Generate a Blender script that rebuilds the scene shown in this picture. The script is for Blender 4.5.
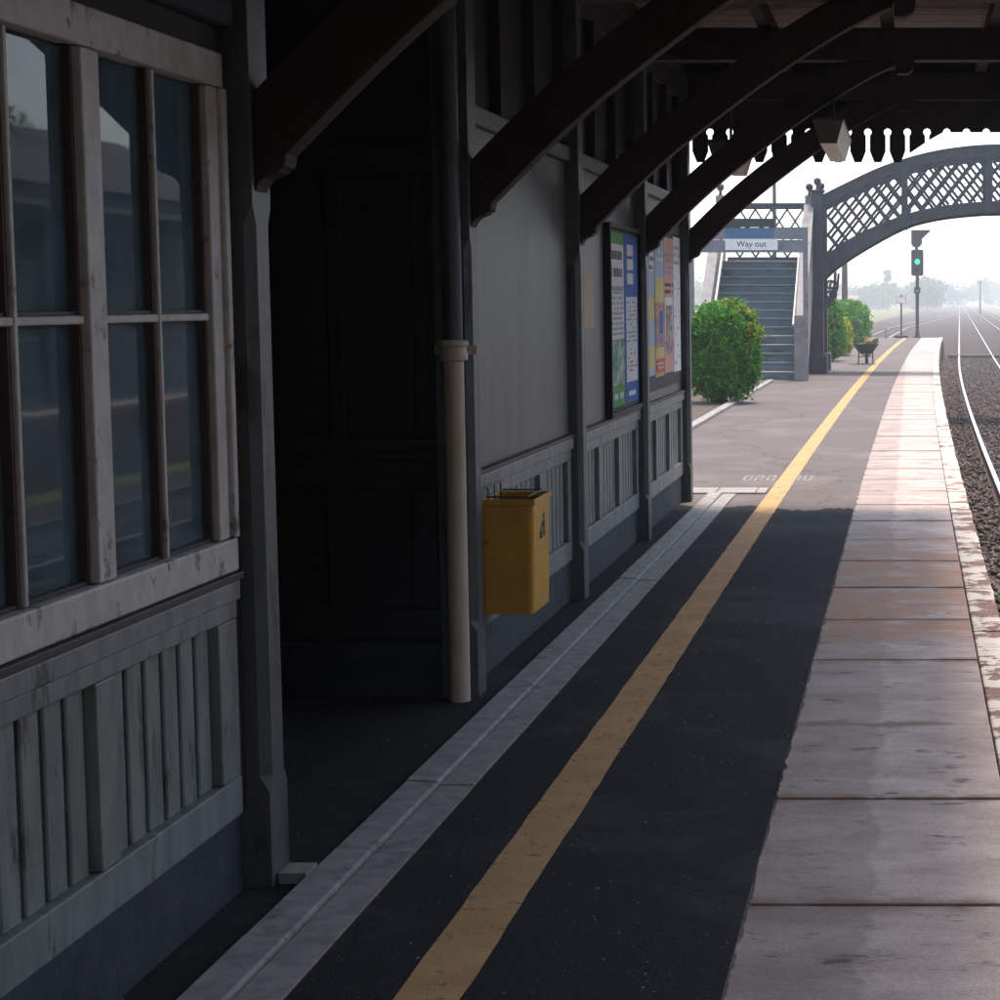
import bpy, bmesh, math, random
import numpy as np
from mathutils import Vector, Matrix
R = math.radians
rng = random.Random(7)
nrng = np.random.default_rng(7)
scene = bpy.context.scene
for o in list(bpy.data.objects):
    bpy.data.objects.remove(o)
col = scene.collection

# ------------------------------------------------------------------ camera
cam_d = bpy.data.cameras.new('camera')
cam = bpy.data.objects.new('camera', cam_d)
col.objects.link(cam)
cam.location = (0, 0, 1.6)
cam.rotation_euler = (R(90 - 5.0), 0, 0)
cam_d.sensor_width = 36
cam_d.lens = 36 * 1.9
cam_d.shift_x = -0.41
cam_d.shift_y = -0.2 + 1.9 * math.tan(R(5.0))
cam_d.clip_start = 0.05
cam_d.clip_end = 6000
scene.camera = cam

# ------------------------------------------------------------------ sky, sun, exposure
SUN_EL, SUN_AZ = 73.0, 20.0          # azimuth from +Y towards +X
world = bpy.data.worlds.new('World')
scene.world = world
world.use_nodes = True
wn = world.node_tree
bg = wn.nodes['Background']
sky = wn.nodes.new('ShaderNodeTexSky')
sky.sky_type = 'NISHITA'
sky.sun_disc = False
sky.sun_elevation = R(SUN_EL)
sky.sun_rotation = R(SUN_AZ)
sky.air_density = 1.0
sky.dust_density = 1.5
sky.ozone_density = 1.0
hsv = wn.nodes.new('ShaderNodeHueSaturation')
hsv.inputs['Saturation'].default_value = 0.66
wn.links.new(sky.outputs[0], hsv.inputs['Color'])
wn.links.new(hsv.outputs[0], bg.inputs['Color'])
bg.inputs['Strength'].default_value = 0.12

sun_d = bpy.data.lights.new('sun', 'SUN')
sun = bpy.data.objects.new('sun', sun_d)
col.objects.link(sun)
sun_d.energy = 1.7
sun_d.angle = R(14)
sun_d.color = (1.0, 0.84, 0.72)
dirv = Vector((-math.sin(R(SUN_AZ)) * math.cos(R(SUN_EL)), -math.cos(R(SUN_AZ)) * math.cos(R(SUN_EL)), -math.sin(R(SUN_EL))))
sun.rotation_euler = dirv.to_track_quat('-Z', 'Y').to_euler()
sun.location = (0, 0, 60)
vs = scene.view_settings
vs.view_transform = 'Standard'
vs.look = 'None'
vs.gamma = 1
vs.use_curve_mapping = False
vs.exposure = 1.72
scene.cycles.max_bounces = 6
scene.cycles.diffuse_bounces = 4
scene.cycles.volume_bounces = 1
scene.cycles.transparent_max_bounces = 12

# ------------------------------------------------------------------ helpers
def tag(o, label=None, cat=None, group=None, kind=None):
    if label: o['label'] = label
    if cat: o['category'] = cat
    if group: o['group'] = group
    if kind: o['kind'] = kind
    return o

def empty(name, loc=(0, 0, 0), rz=0):
    o = bpy.data.objects.new(name, None)
    o.empty_display_size = 0.2
    col.objects.link(o)
    o.location = loc
    o.rotation_euler = (0, 0, rz)
    return o

def link(name, me, mat, parent=None, loc=None):
    o = bpy.data.objects.new(name, me)
    if mat and not me.materials:
        me.materials.append(mat)
    col.objects.link(o)
    if parent is not None:
        o.parent = parent
        # parts are modelled in world coordinates: take the parent's offset out again
        if loc is None:
            o.matrix_parent_inverse = Matrix.Translation(parent_world(parent)).inverted() if parent_world(parent) != Vector((0, 0, 0)) else Matrix.Identity(4)
    if loc is not None:
        o.location = loc
    return o

def parent_world(p):
    v = Vector(p.location)
    if p.parent is not None:
        v = v + parent_world(p.parent) if p.type == 'EMPTY' else v
    return v

class MB:
    """collects shapes; build() links them as one mesh object"""
    def __init__(self):
        self.v = []; self.f = []
    def add(self, vs_, fs):
        n = len(self.v)
        self.v += [tuple(p) for p in vs_]
        self.f += [tuple(i + n for i in f) for f in fs]
        return self
    def box(self, x0, x1, y0, y1, z0, z1):
        return self.add([(x0, y0, z0), (x1, y0, z0), (x1, y1, z0), (x0, y1, z0), (x0, y0, z1), (x1, y0, z1), (x1, y1, z1), (x0, y1, z1)],
                        [(0, 3, 2, 1), (4, 5, 6, 7), (0, 1, 5, 4), (1, 2, 6, 5), (2, 3, 7, 6), (3, 0, 4, 7)])
    def prism(self, poly, axis, a, b):
        """closed polygon extruded along axis: 'y' takes (x,z), 'x' takes (y,z), 'z' takes (x,y)"""
        def p3(p, t):
            return {'y': (p[0], t, p[1]), 'x': (t, p[0], p[1]), 'z': (p[0], p[1], t)}[axis]
        n = len(poly)
        vs_ = [p3(p, a) for p in poly] + [p3(p, b) for p in poly]
        fs = [tuple(range(n)), tuple(range(2 * n - 1, n - 1, -1))]
        fs += [(i, i + n, (i + 1) % n + n, (i + 1) % n) for i in range(n)]
        return self.add(vs_, fs)
    def tube(self, p0, p1, r0, r1=None, seg=12, caps=True):
        r1 = r0 if r1 is None else r1
        p0, p1 = Vector(p0), Vector(p1)
        d = (p1 - p0).normalized()
        u = d.orthogonal().normalized(); w = d.cross(u)
        vs_ = []
        for p, r in ((p0, r0), (p1, r1)):
            for k in range(seg):
                a = 2 * math.pi * k / seg
                vs_.append(p + (u * math.cos(a) + w * math.sin(a)) * r)
        fs = [(k, (k + 1) % seg, (k + 1) % seg + seg, k + seg) for k in range(seg)]
        if caps:
            fs += [tuple(range(seg - 1, -1, -1)), tuple(range(seg, 2 * seg))]
        return self.add(vs_, fs)
    def bar(self, p0, p1, w, t, up=(0, 0, 1)):
        """rectangular bar p0->p1, width w across, thickness t along up"""
        p0, p1 = Vector(p0), Vector(p1)
        d = (p1 - p0).normalized()
        s = d.cross(Vector(up)).normalized(); n = s.cross(d)
        vs_ = []
        for p in (p0, p1):
            for a, b in ((-1, -1), (1, -1), (1, 1), (-1, 1)):
                vs_.append(p + s * a * w / 2 + n * b * t / 2)
        return self.add(vs_, [(0, 1, 2, 3), (7, 6, 5, 4), (0, 4, 5, 1), (1, 5, 6, 2), (2, 6, 7, 3), (3, 7, 4, 0)])
    def lathe(self, prof, c, seg=16):
        vs_ = []
        for r, z in prof:
            for k in range(seg):
                a = 2 * math.pi * k / seg
                vs_.append((c[0] + r * math.cos(a), c[1] + r * math.sin(a), c[2] + z))
        fs = []
        for j in range(len(prof) - 1):
            for k in range(seg):
                fs.append((j * seg + k, j * seg + (k + 1) % seg, (j + 1) * seg + (k + 1) % seg, (j + 1) * seg + k))
        fs.append(tuple(range(seg - 1, -1, -1)))
        fs.append(tuple((len(prof) - 1) * seg + k for k in range(seg)))
        return self.add(vs_, fs)
    def mesh(self, name, mat=None, smooth=False):
        me = bpy.data.meshes.new(name)
        me.from_pydata(self.v, [], self.f)
        bm = bmesh.new(); bm.from_mesh(me)
        bmesh.ops.recalc_face_normals(bm, faces=bm.faces)
        bm.to_mesh(me); bm.free()
        if smooth:
            me.polygons.foreach_set('use_smooth', [True] * len(me.polygons))
        if mat: me.materials.append(mat)
        return me
    def build(self, name, mat, parent=None, bevel=0, smooth=False):
        o = link(name, self.mesh(name, mat, smooth), mat, parent)
        if bevel:
            m = o.modifiers.new('bevel', 'BEVEL'); m.width = bevel; m.segments = 2; m.limit_method = 'ANGLE'; m.angle_limit = R(40)
        if smooth:
            try:
                me = o.data
                me.set_sharp_from_angle(angle=R(42))
            except Exception:
                pass
        return o

def B(name, x0, x1, y0, y1, z0, z1, mat, parent=None, bevel=0):
    return MB().box(x0, x1, y0, y1, z0, z1).build(name, mat, parent, bevel)

def share(src, name, parent, loc, rot=None, scale=None):
    """another object on the same mesh, placed by its own location (parent must sit at the origin)"""
    o = bpy.data.objects.new(name, src)
    col.objects.link(o)
    if parent is not None: o.parent = parent
    o.location = loc
    if rot: o.rotation_euler = rot
    if scale: o.scale = scale
    return o

# the railway bends gently to the right beyond the canopy, then runs straight
def bend(y):
    if y < 10: return 0.0
    if y < 80: return (y - 10) ** 2 / 5400.0
    return 70 ** 2 / 5400.0 + (y - 80) * 70 / 2700.0

# ------------------------------------------------------------------ materials
def nd(nt, t, **kw):
    n = nt.nodes.new(t)
    for k, v in kw.items():
        setattr(n, k, v)
    return n

def mat(name, c1, c2=None, scale=6.0, rough=0.7, detail=6, bump=0.0, bscale=None, bdist=0.01, metal=0.0, spec=0.5,
        stretch=(1, 1, 1), c3=None, s3=1.5, t3=(0.52, 0.68), rough2=None, island=0.0, lo=0.35, hi=0.65, coat=0.0):
    m = bpy.data.materials.new(name)
    m.use_nodes = True
    nt = m.node_tree
    p = nt.nodes['Principled BSDF']
    p.inputs['Roughness'].default_value = rough
    p.inputs['Metallic'].default_value = metal
    p.inputs['Specular IOR Level'].default_value = spec
    geo = nd(nt, 'ShaderNodeNewGeometry')
    mp = nd(nt, 'ShaderNodeMapping'); mp.inputs['Scale'].default_value = stretch
    nt.links.new(geo.outputs['Position'], mp.inputs['Vector'])
    c2 = c2 or c1
    n1 = nd(nt, 'ShaderNodeTexNoise'); n1.inputs['Scale'].default_value = scale; n1.inputs['Detail'].default_value = detail; n1.inputs['Roughness'].default_value = 0.65
    nt.links.new(mp.outputs[0], n1.inputs['Vector'])
    r1 = nd(nt, 'ShaderNodeValToRGB')
    r1.color_ramp.elements[0].position = lo; r1.color_ramp.elements[0].color = (*c1, 1)
    r1.color_ramp.elements[1].position = hi; r1.color_ramp.elements[1].color = (*c2, 1)
    nt.links.new(n1.outputs['Fac'], r1.inputs[0])
    out = r1.outputs[0]
    if c3:
        n3 = nd(nt, 'ShaderNodeTexNoise'); n3.inputs['Scale'].default_value = s3; n3.inputs['Detail'].default_value = 8; n3.inputs['Roughness'].default_value = 0.7
        nt.links.new(mp.outputs[0], n3.inputs['Vector'])
        mr = nd(nt, 'ShaderNodeMapRange'); mr.interpolation_type = 'SMOOTHSTEP'
        mr.inputs['From Min'].default_value = t3[0]; mr.inputs['From Max'].default_value = t3[1]
        nt.links.new(n3.outputs['Fac'], mr.inputs['Value'])
        mx = nd(nt, 'ShaderNodeMix', data_type='RGBA')
        nt.links.new(mr.outputs[0], mx.inputs[0]); nt.links.new(out, mx.inputs[6]); mx.inputs[7].default_value = (*c3, 1)
        out = mx.outputs[2]
    if island:
        hs = nd(nt, 'ShaderNodeHueSaturation')
        ri = nd(nt, 'ShaderNodeMapRange'); ri.inputs['To Min'].default_value = 1 - island; ri.inputs['To Max'].default_value = 1 + island
        nt.links.new(geo.outputs['Random Per Island'], ri.inputs['Value'])
        nt.links.new(ri.outputs[0], hs.inputs['Value']); nt.links.new(out, hs.inputs['Color'])
        out = hs.outputs[0]
    nt.links.new(out, p.inputs['Base Color'])
    if rough2 is not None:
        mr2 = nd(nt, 'ShaderNodeMapRange'); mr2.inputs['From Min'].default_value = 0.3; mr2.inputs['From Max'].default_value = 0.7
        mr2.inputs['To Min'].default_value = rough; mr2.inputs['To Max'].default_value = rough2
        nt.links.new(n1.outputs['Fac'], mr2.inputs['Value']); nt.links.new(mr2.outputs[0], p.inputs['Roughness'])
    if bump:
        nb = nd(nt, 'ShaderNodeTexNoise'); nb.inputs['Scale'].default_value = bscale or scale * 4; nb.inputs['Detail'].default_value = 6
        nt.links.new(mp.outputs[0], nb.inputs['Vector'])
        bp = nd(nt, 'ShaderNodeBump'); bp.inputs['Strength'].default_value = bump; bp.inputs['Distance'].default_value = bdist
        nt.links.new(nb.outputs['Fac'], bp.inputs['Height']); nt.links.new(bp.outputs[0], p.inputs['Normal'])
    m['out'] = 0
    return m

M = {}
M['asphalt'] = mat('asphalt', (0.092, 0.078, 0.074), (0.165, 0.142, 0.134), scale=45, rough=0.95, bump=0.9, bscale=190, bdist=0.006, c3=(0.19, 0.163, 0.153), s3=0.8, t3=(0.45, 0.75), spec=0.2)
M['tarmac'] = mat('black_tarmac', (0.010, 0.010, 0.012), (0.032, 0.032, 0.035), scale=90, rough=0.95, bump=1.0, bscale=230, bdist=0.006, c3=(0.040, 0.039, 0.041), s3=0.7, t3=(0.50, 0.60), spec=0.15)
M['yellow'] = mat('yellow_paint', (0.41, 0.235, 0.095), (0.51, 0.31, 0.14), scale=5, rough=0.85, bump=0.7, bscale=150, bdist=0.004, c3=(0.15, 0.10, 0.06), s3=20, t3=(0.54, 0.68), spec=0.3)
M['kerbstone'] = mat('kerbstone', (0.20, 0.19, 0.185), (0.32, 0.30, 0.28), scale=14, rough=0.85, bump=0.4, bscale=80, bdist=0.004, c3=(0.10, 0.095, 0.095), s3=5, t3=(0.55, 0.75))
M['slab'] = mat('paving_slab', (0.30, 0.232, 0.200), (0.47, 0.380, 0.335), scale=4, rough=0.8, bump=0.5, bscale=70, bdist=0.004, stretch=(0.6, 1, 1), c3=(0.12, 0.088, 0.075), s3=7, t3=(0.56, 0.69))
M['joint'] = mat('joint_dirt', (0.10, 0.055, 0.03), (0.03, 0.025, 0.02), scale=3, rough=1.0)
M['coping'] = mat('coping', (0.19, 0.10, 0.075), (0.28, 0.16, 0.125), scale=12, rough=0.85, bump=0.6, bscale=50, bdist=0.008, c3=(0.68, 0.61, 0.52), s3=3.2, t3=(0.455, 0.51))
M['timber_dark'] = mat('dark_canopy_paint', (0.020, 0.014, 0.012), (0.034, 0.024, 0.020), scale=8, rough=0.75, bump=0.2, bscale=40, stretch=(1, 1, 1), spec=0.3)
M['roof_board'] = mat('roof_board', (0.16, 0.125, 0.105), (0.24, 0.19, 0.16), scale=6, rough=0.8, stretch=(1, 8, 1), bump=0.2)
M['post'] = mat('post_paint', (0.052, 0.063, 0.066), (0.085, 0.094, 0.095), scale=12, rough=0.5, bump=0.3, bscale=70, bdist=0.003, c3=(0.032, 0.03, 0.029), s3=9, t3=(0.54, 0.64), stretch=(1, 1, 0.3))
M['frame_white'] = mat('cream_window_paint', (0.40, 0.388, 0.36), (0.55, 0.535, 0.50), scale=14, rough=0.55, bump=0.35, bscale=60, bdist=0.004, c3=(0.16, 0.145, 0.125), s3=13, t3=(0.57, 0.65), stretch=(1, 1, 0.6))
M['dado'] = mat('dado_paint', (0.135, 0.155, 0.15), (0.225, 0.245, 0.232), scale=13, rough=0.55, bump=0.35, bscale=70, bdist=0.004, c3=(0.065, 0.066, 0.062), s3=10, t3=(0.57, 0.67), stretch=(1, 1, 0.3))
M['dado_back'] = mat('dado_backing', (0.03, 0.03, 0.03), rough=0.9)
M['sill_brown'] = mat('brown_sill_paint', (0.035, 0.024, 0.022), (0.055, 0.038, 0.034), rough=0.6)
M['plinth'] = mat('blue_grey_plinth', (0.016, 0.022, 0.034), (0.032, 0.040, 0.056), scale=6, rough=0.8, bump=0.4, bscale=40, c3=(0.055, 0.052, 0.052), s3=5, t3=(0.54, 0.68))
M['wall_panel'] = mat('grey_wall_paint', (0.095, 0.093, 0.09), (0.135, 0.13, 0.125), scale=4, rough=0.5, stretch=(1, 3.5, 0.5), bump=0.15, bscale=10, bdist=0.004, c3=(0.075, 0.074, 0.073), s3=2, t3=(0.45, 0.7))
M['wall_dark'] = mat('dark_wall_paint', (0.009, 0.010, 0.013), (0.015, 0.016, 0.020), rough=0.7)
M['room'] = mat('room_interior', (0.10, 0.14, 0.155), (0.13, 0.17, 0.185), rough=0.9)
M['pipe_cream'] = mat('cream_pipe_paint', (0.46, 0.385, 0.285), (0.57, 0.485, 0.375), scale=9, rough=0.5, bump=0.2, bscale=50, bdist=0.003, c3=(0.20, 0.14, 0.09), s3=9, t3=(0.58, 0.74), stretch=(1, 1, 0.35))
M['bin_yellow'] = mat('bin_yellow', (0.49, 0.245, 0.018), (0.61, 0.325, 0.03), scale=7, rough=0.5, bump=0.25, bscale=60, bdist=0.003, c3=(0.20, 0.10, 0.03), s3=14, t3=(0.60, 0.70))
M['steel_dark'] = mat('dark_steel', (0.03, 0.032, 0.035), (0.05, 0.05, 0.055), rough=0.5)
M['ink'] = mat('black_ink', (0.015, 0.015, 0.017), rough=0.7)
M['white'] = mat('white_paint', (0.72, 0.72, 0.70), (0.80, 0.79, 0.77), scale=5, rough=0.5)
M['paper_warm'] = mat('warm_paper', (0.55, 0.42, 0.30), (0.60, 0.46, 0.34), rough=0.9)
M['paper'] = mat('white_paper', (0.66, 0.66, 0.68), (0.72, 0.72, 0.73), rough=0.8)
M['p_green'] = mat('green_print', (0.07, 0.26, 0.06), (0.12, 0.34, 0.09), scale=9, rough=0.8)
M['p_blue'] = mat('blue_print', (0.03, 0.10, 0.36), (0.05, 0.14, 0.44), rough=0.8)
M['p_orange'] = mat('orange_print', (0.62, 0.26, 0.07), (0.66, 0.40, 0.14), scale=12, rough=0.8)
M['p_yellow'] = mat('yellow_print', (0.62, 0.50, 0.15), (0.66, 0.55, 0.25), rough=0.8)
M['p_red'] = mat('red_print', (0.56, 0.10, 0.07), (0.62, 0.16, 0.10), rough=0.8)
M['p_pink'] = mat('pink_print', (0.60, 0.30, 0.24), (0.64, 0.36, 0.30), rough=0.8)
M['p_grey'] = mat('grey_print', (0.25, 0.25, 0.28), (0.45, 0.42, 0.45), scale=25, rough=0.8)
M['pic_a'] = mat('picture_bright', (0.60, 0.30, 0.08), (0.10, 0.20, 0.42), scale=11, rough=0.7, c3=(0.55, 0.10, 0.07), s3=9, t3=(0.5, 0.6), lo=0.42, hi=0.58)
M['pic_b'] = mat('picture_dark', (0.10, 0.09, 0.11), (0.52, 0.40, 0.36), scale=14, rough=0.7, c3=(0.25, 0.12, 0.14), s3=10, t3=(0.5, 0.62), lo=0.42, hi=0.58)
M['pic_c'] = mat('picture_green', (0.05, 0.20, 0.06), (0.45, 0.52, 0.50), scale=9, rough=0.7, c3=(0.10, 0.14, 0.18), s3=12, t3=(0.52, 0.62), lo=0.42, hi=0.58)
M['p_sky'] = mat('pale_blue_print', (0.32, 0.44, 0.62), (0.40, 0.50, 0.64), rough=0.8)
M['bridge'] = mat('bridge_paint', (0.022, 0.030, 0.045), (0.042, 0.052, 0.072), scale=5, rough=0.6, c3=(0.05, 0.045, 0.045), s3=3, bump=0.15)
M['stair'] = mat('stair_paint', (0.075, 0.125, 0.148), (0.12, 0.175, 0.20), scale=5, rough=0.7, c3=(0.06, 0.055, 0.055), s3=3, t3=(0.5, 0.66), stretch=(0.4, 1, 1))
M['tread'] = mat('worn_tread', (0.24, 0.22, 0.21), (0.32, 0.29, 0.28), scale=6, rough=0.8)
M['stair_side'] = mat('stair_side_paint', (0.18, 0.17, 0.172), (0.24, 0.225, 0.225), scale=4, rough=0.7, c3=(0.11, 0.108, 0.113), s3=2.5)
M['sign_board'] = mat('sign_board_paint', (0.15, 0.17, 0.19), (0.19, 0.21, 0.235), scale=4, rough=0.7, c3=(0.12, 0.125, 0.135), s3=3)
M['sign_blue'] = mat('sign_blue', (0.045, 0.12, 0.23), (0.06, 0.15, 0.27), rough=0.6)
M['sign_dark'] = mat('sign_dark', (0.012, 0.028, 0.032), (0.02, 0.036, 0.04), rough=0.6)
M['soil'] = mat('soil', (0.06, 0.045, 0.035), (0.10, 0.075, 0.06), scale=20, rough=1.0, bump=0.8, bscale=40)
M['grass'] = mat('rough_grass', (0.085, 0.11, 0.032), (0.17, 0.18, 0.06), scale=0.35, rough=1.0, c3=(0.20, 0.17, 0.085), s3=0.05, t3=(0.45, 0.65), bump=0.6, bscale=6, bdist=0.1, spec=0.1)
M['ballast'] = mat('ballast', (0.036, 0.027, 0.025), (0.10, 0.077, 0.070), scale=14, rough=1.0, bump=1.0, bscale=26, bdist=0.05, c3=(0.062, 0.043, 0.037), s3=0.5, t3=(0.4, 0.7), spec=0.1)
M['stone'] = mat('ballast_stone', (0.045, 0.034, 0.03), (0.14, 0.112, 0.10), scale=3, rough=0.95, island=0.55, spec=0.2)
M['sleeper'] = mat('sleeper_timber', (0.06, 0.045, 0.04), (0.12, 0.095, 0.085), scale=6, rough=0.95, stretch=(0.3, 2, 2), bump=0.5)
M['rail_top'] = mat('polished_rail', (0.62, 0.60, 0.60), (0.70, 0.68, 0.68), rough=0.28, metal=1.0)
M['rail_side'] = mat('rusty_rail', (0.075, 0.045, 0.032), (0.12, 0.075, 0.05), scale=10, rough=0.9)
M['brick'] = mat('platform_brick', (0.13, 0.07, 0.055), (0.20, 0.11, 0.085), scale=8, rough=0.95, bump=0.5)
M['leaf'] = mat('bush_leaf', (0.016, 0.10, 0.010), (0.095, 0.33, 0.022), scale=11, rough=0.6, island=0.55, c3=(0.16, 0.34, 0.03), s3=7, t3=(0.58, 0.66), spec=0.3)
M['leaf_gold'] = mat('golden_leaf', (0.14, 0.22, 0.025), (0.42, 0.40, 0.045), scale=7, rough=0.6, island=0.4, spec=0.3)
M['leaf_dark'] = mat('tree_leaf', (0.03, 0.075, 0.025), (0.075, 0.14, 0.04), scale=1.2, rough=0.7, island=0.45, spec=0.2)
M['bark'] = mat('bark', (0.06, 0.045, 0.035), (0.11, 0.085, 0.065), scale=8, rough=0.95, stretch=(1, 1, 0.2), bump=0.6)
M['pole_wood'] = mat('pole_wood', (0.09, 0.065, 0.055), (0.13, 0.10, 0.08), scale=5, rough=0.9, stretch=(1, 1, 0.15))
M['brick_house'] = mat('house_brick', (0.26, 0.17, 0.14), (0.31, 0.20, 0.165), scale=3, rough=0.95)
M['slate'] = mat('slate', (0.06, 0.06, 0.07), (0.09, 0.09, 0.10), scale=4, rough=0.8)
M['glass_dark'] = mat('dark_window', (0.015, 0.018, 0.02), rough=0.15)
M['signal_black'] = mat('signal_black', (0.018, 0.020, 0.026), (0.03, 0.032, 0.04), rough=0.6)
M['galv'] = mat('galvanised', (0.20, 0.20, 0.21), (0.28, 0.28, 0.29), scale=6, rough=0.6, metal=0.3)
M['orange_board'] = mat('orange_board', (0.60, 0.20, 0.06), (0.64, 0.26, 0.09), rough=0.7)
M['shade_side'] = mat('lamp_housing', (0.10, 0.095, 0.075), (0.14, 0.13, 0.10), rough=0.6)
M['shade_pale'] = mat('lamp_diffuser', (0.42, 0.38, 0.35), (0.50, 0.46, 0.43), scale=20, rough=0.4)
M['worn_white'] = mat('worn_white_paint', (0.36, 0.34, 0.33), (0.24, 0.22, 0.21), scale=30, rough=0.85, c3=(0.11, 0.097, 0.094), s3=14, t3=(0.42, 0.56))

def translucent(key, w=0.35):
    m = M[key]; nt = m.node_tree; p = nt.nodes['Principled BSDF']; out = nt.nodes['Material Output']
    t = nd(nt, 'ShaderNodeBsdfTranslucent'); nt.links.new(p.inputs['Base Color'].links[0].from_socket, t.inputs['Color'])
    mx = nd(nt, 'ShaderNodeMixShader'); mx.inputs[0].default_value = w
    nt.links.new(p.outputs[0], mx.inputs[1]); nt.links.new(t.outputs[0], mx.inputs[2]); nt.links.new(mx.outputs[0], out.inputs['Surface'])
for k_ in ('leaf', 'leaf_gold', 'leaf_dark'): translucent(k_)

# slab: a paler, scoured band towards the edge and rusty staining in one stretch
def slab_extra():
    m = M['slab']; nt = m.node_tree; p = nt.nodes['Principled BSDF']
    src = p.inputs['Base Color'].links[0].from_socket
    geo = nd(nt, 'ShaderNodeNewGeometry'); sp = nd(nt, 'ShaderNodeSeparateXYZ'); nt.links.new(geo.outputs['Position'], sp.inputs[0])
    ns = nd(nt, 'ShaderNodeTexNoise'); ns.inputs['Scale'].default_value = 3.5; ns.inputs['Detail'].default_value = 5
    nt.links.new(geo.outputs['Position'], ns.inputs['Vector'])
    # band
    a = nd(nt, 'ShaderNodeMath', operation='MULTIPLY_ADD'); a.inputs[1].default_value = 0.16; nt.links.new(ns.outputs['Fac'], a.inputs[0]); nt.links.new(sp.outputs['X'], a.inputs[2])
    mr = nd(nt, 'ShaderNodeMapRange'); mr.interpolation_type = 'SMOOTHSTEP'
    mr.inputs['From Min'].default_value = -0.05; mr.inputs['From Max'].default_value = -0.02
    mr.inputs['To Min'].default_value = 0.80; mr.inputs['To Max'].default_value = 1.06
    nt.links.new(a.outputs[0], mr.inputs['Value'])
    vm = nd(nt, 'ShaderNodeVectorMath', operation='SCALE'); nt.links.new(src, vm.inputs[0]); nt.links.new(mr.outputs[0], vm.inputs['Scale'])
    # rust
    n2 = nd(nt, 'ShaderNodeTexNoise'); n2.inputs['Scale'].default_value = 2.6; n2.inputs['Detail'].default_value = 9; n2.inputs['Roughness'].default_value = 0.75
    mp = nd(nt, 'ShaderNodeMapping'); mp.inputs['Scale'].default_value = (0.8, 1.6, 1)
    nt.links.new(geo.outputs['Position'], mp.inputs['Vector']); nt.links.new(mp.outputs[0], n2.inputs['Vector'])
    y0 = nd(nt, 'ShaderNodeMapRange'); y0.interpolation_type = 'SMOOTHSTEP'; y0.inputs['From Min'].default_value = 7.6; y0.inputs['From Max'].default_value = 9.4
    y1 = nd(nt, 'ShaderNodeMapRange'); y1.interpolation_type = 'SMOOTHSTEP'; y1.inputs['From Min'].default_value = 14.5; y1.inputs['From Max'].default_value = 11.5
    nt.links.new(sp.outputs['Y'], y0.inputs['Value']); nt.links.new(sp.outputs['Y'], y1.inputs['Value'])
    ml = nd(nt, 'ShaderNodeMath', operation='MULTIPLY'); nt.links.new(y0.outputs[0], ml.inputs[0]); nt.links.new(y1.outputs[0], ml.inputs[1])
    th = nd(nt, 'ShaderNodeMath', operation='MULTIPLY_ADD'); th.inputs[1].default_value = 0.20; nt.links.new(ml.outputs[0], th.inputs[0]); nt.links.new(n2.outputs['Fac'], th.inputs[2])
    m3 = nd(nt, 'ShaderNodeMapRange'); m3.interpolation_type = 'SMOOTHSTEP'; m3.inputs['From Min'].default_value = 0.60; m3.inputs['From Max'].default_value = 0.72; m3.inputs['To Max'].default_value = 0.8
    nt.links.new(th.outputs[0], m3.inputs['Value'])
    mx = nd(nt, 'ShaderNodeMix', data_type='RGBA'); nt.links.new(m3.outputs[0], mx.inputs[0]); nt.links.new(vm.outputs[0], mx.inputs[6]); mx.inputs[7].default_value = (0.37, 0.19, 0.105, 1)
    # dirt creeping in from the joints, and dark scuffs
    tc = nd(nt, 'ShaderNodeTexCoord'); sg_ = nd(nt, 'ShaderNodeSeparateXYZ'); nt.links.new(tc.outputs['Generated'], sg_.inputs[0])
    pp_ = nd(nt, 'ShaderNodeMath', operation='PINGPONG'); pp_.inputs[1].default_value = 0.5; nt.links.new(sg_.outputs['Y'], pp_.inputs[0])
    n4 = nd(nt, 'ShaderNodeTexNoise'); n4.inputs['Scale'].default_value = 6; n4.inputs['Detail'].default_value = 7
    nt.links.new(geo.outputs['Position'], n4.inputs['Vector'])
    e1 = nd(nt, 'ShaderNodeMath', operation='MULTIPLY_ADD'); e1.inputs[1].default_value = -0.22; nt.links.new(n4.outputs['Fac'], e1.inputs[0]); nt.links.new(pp_.outputs[0], e1.inputs[2])
    e2 = nd(nt, 'ShaderNodeMapRange'); e2.interpolation_type = 'SMOOTHSTEP'; e2.inputs['From Min'].default_value = -0.05; e2.inputs['From Max'].default_value = -0.12; e2.inputs['To Max'].default_value = 0.75
    nt.links.new(e1.outputs[0], e2.inputs['Value'])
    mxe = nd(nt, 'ShaderNodeMix', data_type='RGBA'); nt.links.new(e2.outputs[0], mxe.inputs[0]); nt.links.new(mx.outputs[2], mxe.inputs[6]); mxe.inputs[7].default_value = (0.19, 0.10, 0.055, 1)
    mp5 = nd(nt, 'ShaderNodeMapping'); mp5.inputs['Scale'].default_value = (5, 22, 1); nt.links.new(geo.outputs['Position'], mp5.inputs['Vector'])
    n5 = nd(nt, 'ShaderNodeTexNoise'); n5.inputs['Scale'].default_value = 1.0; n5.inputs['Detail'].default_value = 4; nt.links.new(mp5.outputs[0], n5.inputs['Vector'])
    m5 = nd(nt, 'ShaderNodeMapRange'); m5.interpolation_type = 'SMOOTHSTEP'; m5.inputs['From Min'].default_value = 0.66; m5.inputs['From Max'].default_value = 0.72; m5.inputs['To Max'].default_value = 0.75
    nt.links.new(n5.outputs['Fac'], m5.inputs['Value'])
    mx5 = nd(nt, 'ShaderNodeMix', data_type='RGBA'); nt.links.new(m5.outputs[0], mx5.inputs[0]); nt.links.new(mxe.outputs[2], mx5.inputs[6]); mx5.inputs[7].default_value = (0.075, 0.065, 0.06, 1)
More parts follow.
